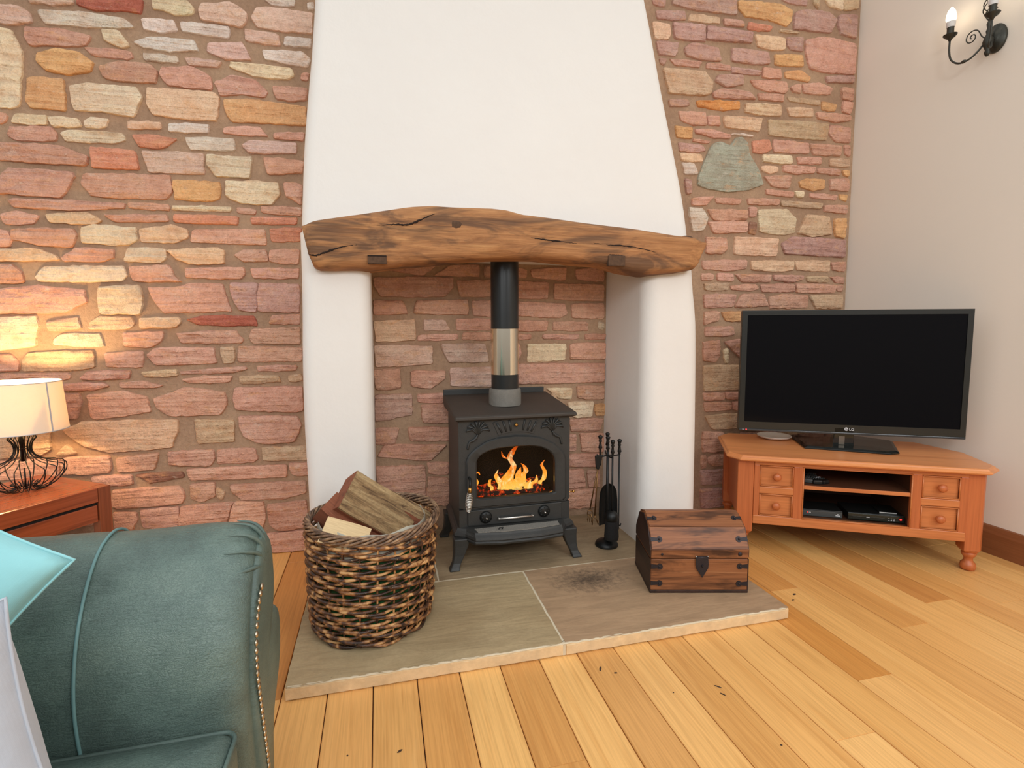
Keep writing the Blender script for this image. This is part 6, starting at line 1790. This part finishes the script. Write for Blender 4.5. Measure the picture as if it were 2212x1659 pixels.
SR0, SR1, SZ0, SZ1 = 0.165, 0.150, TZ + 0.268, TZ + 0.482
rings = []
for r_, z in ((SR0, SZ0), (SR1, SZ1), (SR1 - 0.0015, SZ1), (SR0 - 0.0015, SZ0)):
    rings.append([(LX + r_*math.cos(2*math.pi*j/64), LY + r_*math.sin(2*math.pi*j/64), z) for j in range(64)])
rings.append(rings[0]); sh_ = MB().loft(rings, True, False).build('shade', M['shade'], lamp, smooth=True, auto=60)
for r_, z in ((SR0, SZ0), (SR1, SZ1)): MB().tube([(LX + r_*math.cos(2*math.pi*j/64), LY + r_*math.sin(2*math.pi*j/64), z) for j in range(64)], 0.002, 5, closed=True).build('rim_trim', M['shade_trim'], sh_, smooth=True)
rings = []
for z, r_ in ((SZ0, SR0 + 0.0006), (SZ1, SR1 + 0.0006)):
    rings.append([(LX + r_*math.cos(R(q)), LY + r_*math.sin(R(q)), z) for q in (-22, -24.5)])
MB().loft(rings, False, False).build('seam_tape', M['shade_trim'], sh_)
for k in range(3):
    a = 2*math.pi*k/3; MB().tube([(LX, LY, TZ + 0.325), (LX + SR0*0.985*math.cos(a), LY + SR0*0.985*math.sin(a), SZ0 + 0.02)], 0.0015, 5).build('shade_spoke', M['wire'], sh_)
ll = bpy.data.lights.new('lamp_glow', 'POINT'); ll.energy = 19; ll.color = (1.0, 0.65, 0.29); ll.shadow_soft_size = 0.03
lo = bpy.data.objects.new('lamp_glow', ll); C.objects.link(lo); lo.location = (LX, LY, TZ + 0.41)

# ------------------------------------------------------------------ sofa
sofa = thing('leather_sofa', 'green leather sofa with a rolled studded arm and pale piping in the foreground', 'sofa', (-0.75, 0.6, 0))
AP = [(1.19, 0.06), (1.165, 0.20), (1.14, 0.33), (1.125, 0.44), (1.13, 0.53), (1.155, 0.605), (1.20, 0.665), (1.26, 0.708), (1.325, 0.722), (1.385, 0.706), (1.42, 0.662), (1.415, 0.612), (1.385, 0.572), (1.37, 0.560), (1.40, 0.552),
      (1.465, 0.528), (1.505, 0.478), (1.500, 0.408), (1.460, 0.350), (1.40, 0.310), (1.34, 0.27), (1.30, 0.20), (1.285, 0.06)]
def smooth_poly(P, n=4):
    out = []; N_ = len(P)
    for i in range(N_):
        p0, p1, p2, p3 = (Vector(P[(i+k) % N_]) for k in (-1, 0, 1, 2))
        if i == N_ - 1: out.append(tuple(p1)); continue
        if i == 0: p0 = p1
        if i == N_ - 2: p3 = p2
        for k in range(n):
            t_ = k/n; q = 0.5*((2*p1) + (p2-p0)*t_ + (2*p0-5*p1+4*p2-p3)*t_*t_ + (3*p1-p0-3*p2+p3)*t_**3); out.append(tuple(q))
    return out
AP = [(y + max(0, z-0.55)*0.10, z if z < 0.55 or i > 13 else 0.55 + (z-0.55)*1.34) for i, (y, z) in enumerate(AP)]
SP = smooth_poly(AP, 4); NP_ = len(SP)
cA = Vector((1.28, 0.48))
def arm_ring(x, shrink, fold=0.0, my=lambda y: y):
    ring = []
    for i, (y, z) in enumerate(SP):
        n_ = Vector((SP[(i+1) % NP_][1] - SP[i-1][1], -(SP[(i+1) % NP_][0] - SP[i-1][0]))); n_ = n_.normalized() if n_.length > 1e-9 else n_
        # outward normal for this clockwise profile
        s_ = -shrink
        f_ = fold*math.sin(i*1.45) * (1 if z > 0.5 else 0.3)
        wob = 0.006*noise.noise(Vector((x*3.5, y*6, z*6))) + 0.0025*noise.noise(Vector((x*13, y*20, z*20)))
        q = Vector((y, z)) + n_*(-(s_ + f_*0.5 + wob))
        ring.append((x, my(q.x), max(q.y, 0.05)))
    return ring
def build_arm(my, name='arm'):
    rings = []
    xs = [(-1.45, 0, 0)] + [(-1.40 + 0.035*k, 0.0, 0.0) for k in range(29)] + [(-0.385, 0.0, 0.0006), (-0.36, 0.001, 0.0016), (-0.34, 0.003, 0.003), (-0.322, 0.007, 0.0042), (-0.306, 0.014, 0.0050), (-0.295, 0.024, 0.0045), (-0.289, 0.034, 0.003)]
    for x, s, f in xs: rings.append(arm_ring(x, s, f, my))
    return MB().loft(rings).build(name, M['leather'], sofa, smooth=True, auto=75)
arm = build_arm(lambda y: y)
build_arm(lambda y: -0.75 + (1.28 - y) + 0.2, 'arm')
# sewn front facing of the arm
fc_ = [(y + (1.29 - y)*0.26 + 0.010, z + (0.45 - z)*0.10) for y, z in SP]
rings = []
for x, k in ((-0.300, 1.0), (-0.283, 1.0), (-0.277, 0.96), (-0.274, 0.85)):
    rings.append([(x, 1.30 + (y - 1.30)*k, max(0.05, 0.42 + (z - 0.42)*k)) for y, z in fc_])
MB().loft(rings).build('front_facing', M['leather'], arm, smooth=True, auto=60)
# pleats gathered round the roll
for k in range(8):
    a = R(150 - k*24); c0 = (1.325, 0.672)
    P = [(-0.277, c0[0] + 0.035*math.cos(a), c0[1] + 0.030*math.sin(a)), (-0.284, c0[0] + 0.070*math.cos(a+0.12), c0[1] + 0.074*math.sin(a+0.12)), (-0.308, c0[0] + 0.098*math.cos(a+0.2), c0[1] + 0.104*math.sin(a+0.2)), (-0.345, c0[0] + 0.106*math.cos(a+0.24), c0[1] + 0.113*math.sin(a+0.24))]
    MB().tube(bez(P, 12), [0.0035]*3 + [0.005]*5 + [0.0036, 0.003, 0.0024, 0.0018, 0.001] if len(bez(P, 12)) == 13 else 0.0035, 6).build('pleat', M['leather'], arm, smooth=True)
# brass nail heads down the inner front edge
NH = bez([(1.262, 0.668), (1.218, 0.640), (1.186, 0.600), (1.172, 0.555), (1.173, 0.50), (1.186, 0.44), (1.205, 0.36), (1.225, 0.28), (1.240, 0.20), (1.248, 0.12)] and [(-0.272, y, z) for y, z in ((1.262, 0.668), (1.218, 0.640), (1.186, 0.600), (1.172, 0.555), (1.173, 0.50), (1.186, 0.44), (1.205, 0.36), (1.225, 0.28), (1.240, 0.20), (1.248, 0.12))], 400)
acc = 0; last = Vector(NH[0]); placed = []
for p in NH[1:]:
    p = Vector(p); acc += (p-last).length; last = p
    if acc >= 0.0165: placed.append(p); acc = 0
proto = None
for p in placed:
    if proto is None:
        proto = MB().ball((0, 0, 0), 0.0075, 0.55, 1, 1, 10, 6).build('nail_head', M['nail'], arm, smooth=True, org=(0, 0, 0)); o = proto
    else:
        o = proto.copy(); C.objects.link(o)
    o.parent = arm; o.location = p - ORG[arm.name] if arm.name in ORG else p
# piping seam that crosses the arm
seam = []
for i, (y, z) in enumerate(SP[8:52]):
    q = i/43; n_ = Vector((y, z)) - cA; n_.normalize()
    seam.append((-0.575 - 0.02*math.sin(q*3.1) , y + n_.x*0.001 - (0.003 if q < 0.5 else 0), z + n_.y*0.004))
MB().tube(seam, 0.0034, 7).build('piping', M['piping'], arm, smooth=True)
# seat cushion, base, back
def cushion(x0, x1, y0, y1, z0, z1, name, crown=0.02, r=0.03):
    N_ = 18; m_ = MB(); rows = []
    rings = []
    def rr(inset, z, cr=0):
        P = []
        ax0, ax1, ay0, ay1 = x0 + inset, x1 - inset, y0 + inset, y1 - inset; rad = max(0.005, r - inset*0.5)
        for cx, cy, s in ((ax1 - rad, ay0 + rad, -90), (ax1 - rad, ay1 - rad, 0), (ax0 + rad, ay1 - rad, 90), (ax0 + rad, ay0 + rad, 180)):
            for k in range(7): a = R(s + 15*k); P.append((cx + rad*math.cos(a), cy + rad*math.sin(a), z + cr*noise.noise(Vector((cx*3, cy*3, 1)))*0.3))
        return P
    h = z1 - z0
    for ins, z in ((0.06, z0), (0.01, z0 + 0.01), (0.0, z0 + h*0.3), (0.0, z0 + h*0.7), (0.006, z1 - 0.015), (0.02, z1 - 0.002), (0.06, z1 + crown*0.3), (0.14, z1 + crown*0.75), (0.24, z1 + crown)):
        rings.append(rr(ins, z))
    return m_.loft(rings).build(name, M['leather'], sofa, smooth=True, auto=70)
cu = cushion(-1.12, -0.298, 0.50, 1.118, 0.30, 0.435, 'seat_cushion')
cushion(-1.12, -0.298, -0.12, 0.49, 0.30, 0.435, 'seat_cushion')
for z in (0.422, 0.31):
    P = []
    for cx, cy, s in ((-0.298 - 0.03, 0.50 + 0.03, -90), (-0.298 - 0.03, 1.118 - 0.03, 0), (-1.12 + 0.03, 1.118 - 0.03, 90), (-1.12 + 0.03, 0.5 + 0.03, 180)):
        for k in range(7): a = R(s + 15*k); P.append((cx + 0.028*math.cos(a), cy + 0.028*math.sin(a), z))
    MB().tube(P, 0.005, 6, closed=True).build('cushion_piping', M['leather'], cu, smooth=True)
MB().box(-1.45, -0.315, -0.15, 1.19, 0.07, 0.30).build('base', M['leather'], sofa, bevel=0.02, seg=3)
bk_ = [(-1.45, 0.07), (-1.08, 0.30), (-1.05, 0.55), (-1.10, 0.80), (-1.16, 0.88), (-1.25, 0.91), (-1.36, 0.88), (-1.40, 0.78), (-1.44, 0.5)]
bk2 = smooth_poly(bk_, 4)
MB().loft([[(x, y, z) for x, z in bk2] for y in (-0.15, -0.1, 0.5, 1.10, 1.14)]).build('backrest', M['leather'], sofa, smooth=True, auto=60)
for x, y in ((-0.36, 1.22), (-1.38, 1.22), (-0.36, -0.2), (-1.38, -0.2)):
    MB().lathe([(0.018, 0.001), (0.030, 0.02), (0.026, 0.055), (0.030, 0.075)], (x, y, 0), 16).build('foot', M['rosewood_z'], sofa, smooth=True)

# cushions
def pillow(name, label, mat, c, half, ang, lean, yaw, thick, grp=None, seedk=0):
    o = thing(name, label, 'cushion', c, 0, grp, local=True)
    o.rotation_euler = (R(lean), R(ang), R(yaw)); N_ = 22; vs = []; idx = {}
    m_ = MB()
    for s in (-1, 1):
        for i in range(N_ + 1):
            for j in range(N_ + 1):
                u, v_ = -1 + 2*i/N_, -1 + 2*j/N_
                pin = 1 - 0.10*(1 - abs(u)**2)*(abs(v_)**3) ; pin2 = 1 - 0.10*(1 - abs(v_)**2)*(abs(u)**3)
                prof = ((1 - u**2)*(1 - v_**2))**0.55
                bulge = s*thick*prof + 0.010*noise.noise(Vector((u*2.2, v_*2.2, seedk)))*prof
                m_.v.append((u*half*pin2, bulge, v_*half*pin))
        b0 = len(m_.v) - (N_+1)**2
        for i in range(N_):
            for j in range(N_):
                a = b0 + i*(N_+1) + j; m_.f.append((a, a+1, a+N_+2, a+N_+1) if s < 0 else (a, a+N_+1, a+N_+2, a+1))
    ob = m_.build('cover', mat, o, smooth=True); bm = bmesh.new(); bm.from_mesh(ob.data); bmesh.ops.remove_doubles(bm, verts=bm.verts, dist=0.0008); bmesh.ops.recalc_face_normals(bm, faces=bm.faces); bm.to_mesh(ob.data); bm.free()
    pts = []
    for k in range(4*N_):
        e, q = divmod(k, N_); w_ = -1 + 2*q/N_; pn = 1 - 0.10*(1 - w_**2)
        pts.append([(w_*half, 0, -half*pn), (half*pn, 0, w_*half), (-w_*half, 0, half*pn), (-half*pn, 0, -w_*half)][e])
    MB().tube(pts, 0.0028, 5, closed=True).build('seam', mat, o, smooth=True)
    return o
pt = pillow('scatter_cushion', 'turquoise cotton cushion with a pointed corner resting against the sofa arm', M['teal'], (-0.832, 1.06, 0.792), 0.215, 36, -8, -6, 0.085, None, 1)
pillow('scatter_cushion', 'pale grey linen cushion at the bottom left in front of the turquoise one', M['grey_cloth'], (-0.684, 0.880, 0.600), 0.205, -16, -8, -4, 0.09, None, 5)
st = MB()
for k in range(12):
    q = -0.16 + 0.028*k; st.box(0.125, 0.130, -0.062, -0.058, q, q + 0.010)
for k, p in enumerate(range(1)): pass

# ------------------------------------------------------------------ wall light
SXw = wx(2.22)
sc = thing('wall_light', 'aged iron wall light with twisted cage, curled arms and candle bulbs on the cream wall', 'wall light', (SXw, 2.20, 2.745))
# oval back plate
rings = []
for k, d in ((1.0, 0.001), (1.0, 0.008), (0.9, 0.018), (0.62, 0.022), (0.5, 0.030), (0.2, 0.036)):
    rings.append([(wx(2.2) - 0.001 - d, 2.205 + 0.052*k*math.cos(2*math.pi*j/28), 2.745 + 0.072*k*math.sin(2*math.pi*j/28)) for j in range(28)])
MB().loft(rings).build('back_plate', M['sconce'], sc, smooth=True, auto=50)
hub = (SXw - 0.055, 2.205, 2.735)
MB().tube([(SXw - 0.03, 2.205, 2.735), hub], [0.016, 0.014], 12).build('boss', M['sconce'], sc, smooth=True)
MB().lathe([(0.006, 2.65), (0.014, 2.665), (0.010, 2.68), (0.018, 2.70), (0.024, 2.72), (0.016, 2.745), (0.009, 2.76), (0.012, 2.775), (0.007, 2.79), (0.011, 2.81), (0.005, 2.83)], (SXw - 0.06, 2.205, 0), 14).build('spindle', M['sconce'], sc, smooth=True)
for k in range(4):
    pts = []
    for i in range(17):
        q = i/16; a = 2*math.pi*(k/4 + q*0.9); r_ = 0.004 + 0.026*math.sin(math.pi*q); pts.append((SXw - 0.06 + r_*math.cos(a), 2.205 + r_*math.sin(a), 2.83 + 0.13*q))
    MB().tube(pts, 0.0026, 6).build('twisted_cage', M['sconce'], sc, smooth=True)
MB().tube(bez([(SXw - 0.06, 2.205, 2.955), (SXw - 0.07, 2.215, 3.0), (SXw - 0.05, 2.21, 3.03)], 8), 0.004, 6).build('top_hook', M['sconce'], sc, smooth=True)
def candle(cx, cy, z, arm_pts):
    a_ = MB().tube(bez(arm_pts, 40), 0.0048, 8).build('arm', M['sconce'], sc, smooth=True)
    MB().lathe([(0.005, z - 0.028), (0.010, z - 0.016), (0.024, z - 0.006), (0.032, z + 0.004), (0.033, z + 0.006), (0.012, z)], (cx, cy, 0), 24).build('drip_pan', M['sconce'], a_, smooth=True)
    MB().lathe([(0.0165, z), (0.0165, z + 0.050)], (cx, cy, 0), 20).build('candle_sleeve', M['sconce'], a_, smooth=True, auto=40)
    MB().lathe([(0.0185, z + 0.044), (0.0215, z + 0.062), (0.022, z + 0.074)], (cx, cy, 0), 20).build('bulb_collar', M['collar_w'], a_, smooth=True, auto=40)
    MB().lathe([(0.0205, z + 0.074), (0.0235, z + 0.090), (0.0230, z + 0.108), (0.0170, z + 0.130), (0.007, z + 0.146), (0.001, z + 0.152)], (cx, cy, 0), 20).build('bulb', M['bulb'], a_, smooth=True)
    return a_
def add_bulb_light(x, y, z):
    b_l = bpy.data.lights.new('bulb_glow', 'POINT'); b_l.energy = 1.3; b_l.color = (1, 0.78, 0.5); b_l.shadow_soft_size = 0.025
    b_o = bpy.data.objects.new('bulb_glow', b_l); C.objects.link(b_o); b_o.location = (x, y, z)
X1 = SXw - 0.11
a1 = candle(X1, 2.365, 2.824, [(SXw - 0.05, 2.215, 2.745), (X1 + 0.03, 2.232, 2.690), (X1 + 0.008, 2.265, 2.655), (X1, 2.31, 2.655), (X1, 2.350, 2.690), (X1, 2.364, 2.740), (X1, 2.365, 2.80)])
MB().ball((X1 + 0.002, 2.285, 2.653), 0.009, 1, 1.6, 1, 10, 6).build('arm_knot', M['sconce'], a1, smooth=True)
pts = [(SXw - 0.085, 2.268 + (0.004 + 0.033*q)*math.cos(2*math.pi*1.6*q + 5.3), 2.770 + (0.004 + 0.033*q)*math.sin(2*math.pi*1.6*q + 5.3)) for q in [i/40 for i in range(41)]]
e_ = pts[-1]; pts += bez([e_, (SXw - 0.075, 2.226, 2.758), (SXw - 0.064, 2.214, 2.742)], 8)[1:]
MB().tube(pts, 0.003, 6).build('scroll', M['sconce'], a1, smooth=True)
X2 = SXw - 0.15
a2 = candle(X2, 2.13, 2.805, [(SXw - 0.05, 2.195, 2.730), (SXw - 0.10, 2.16, 2.672), (X2 + 0.01, 2.145, 2.66), (X2, 2.132, 2.70), (X2, 2.13, 2.78)])
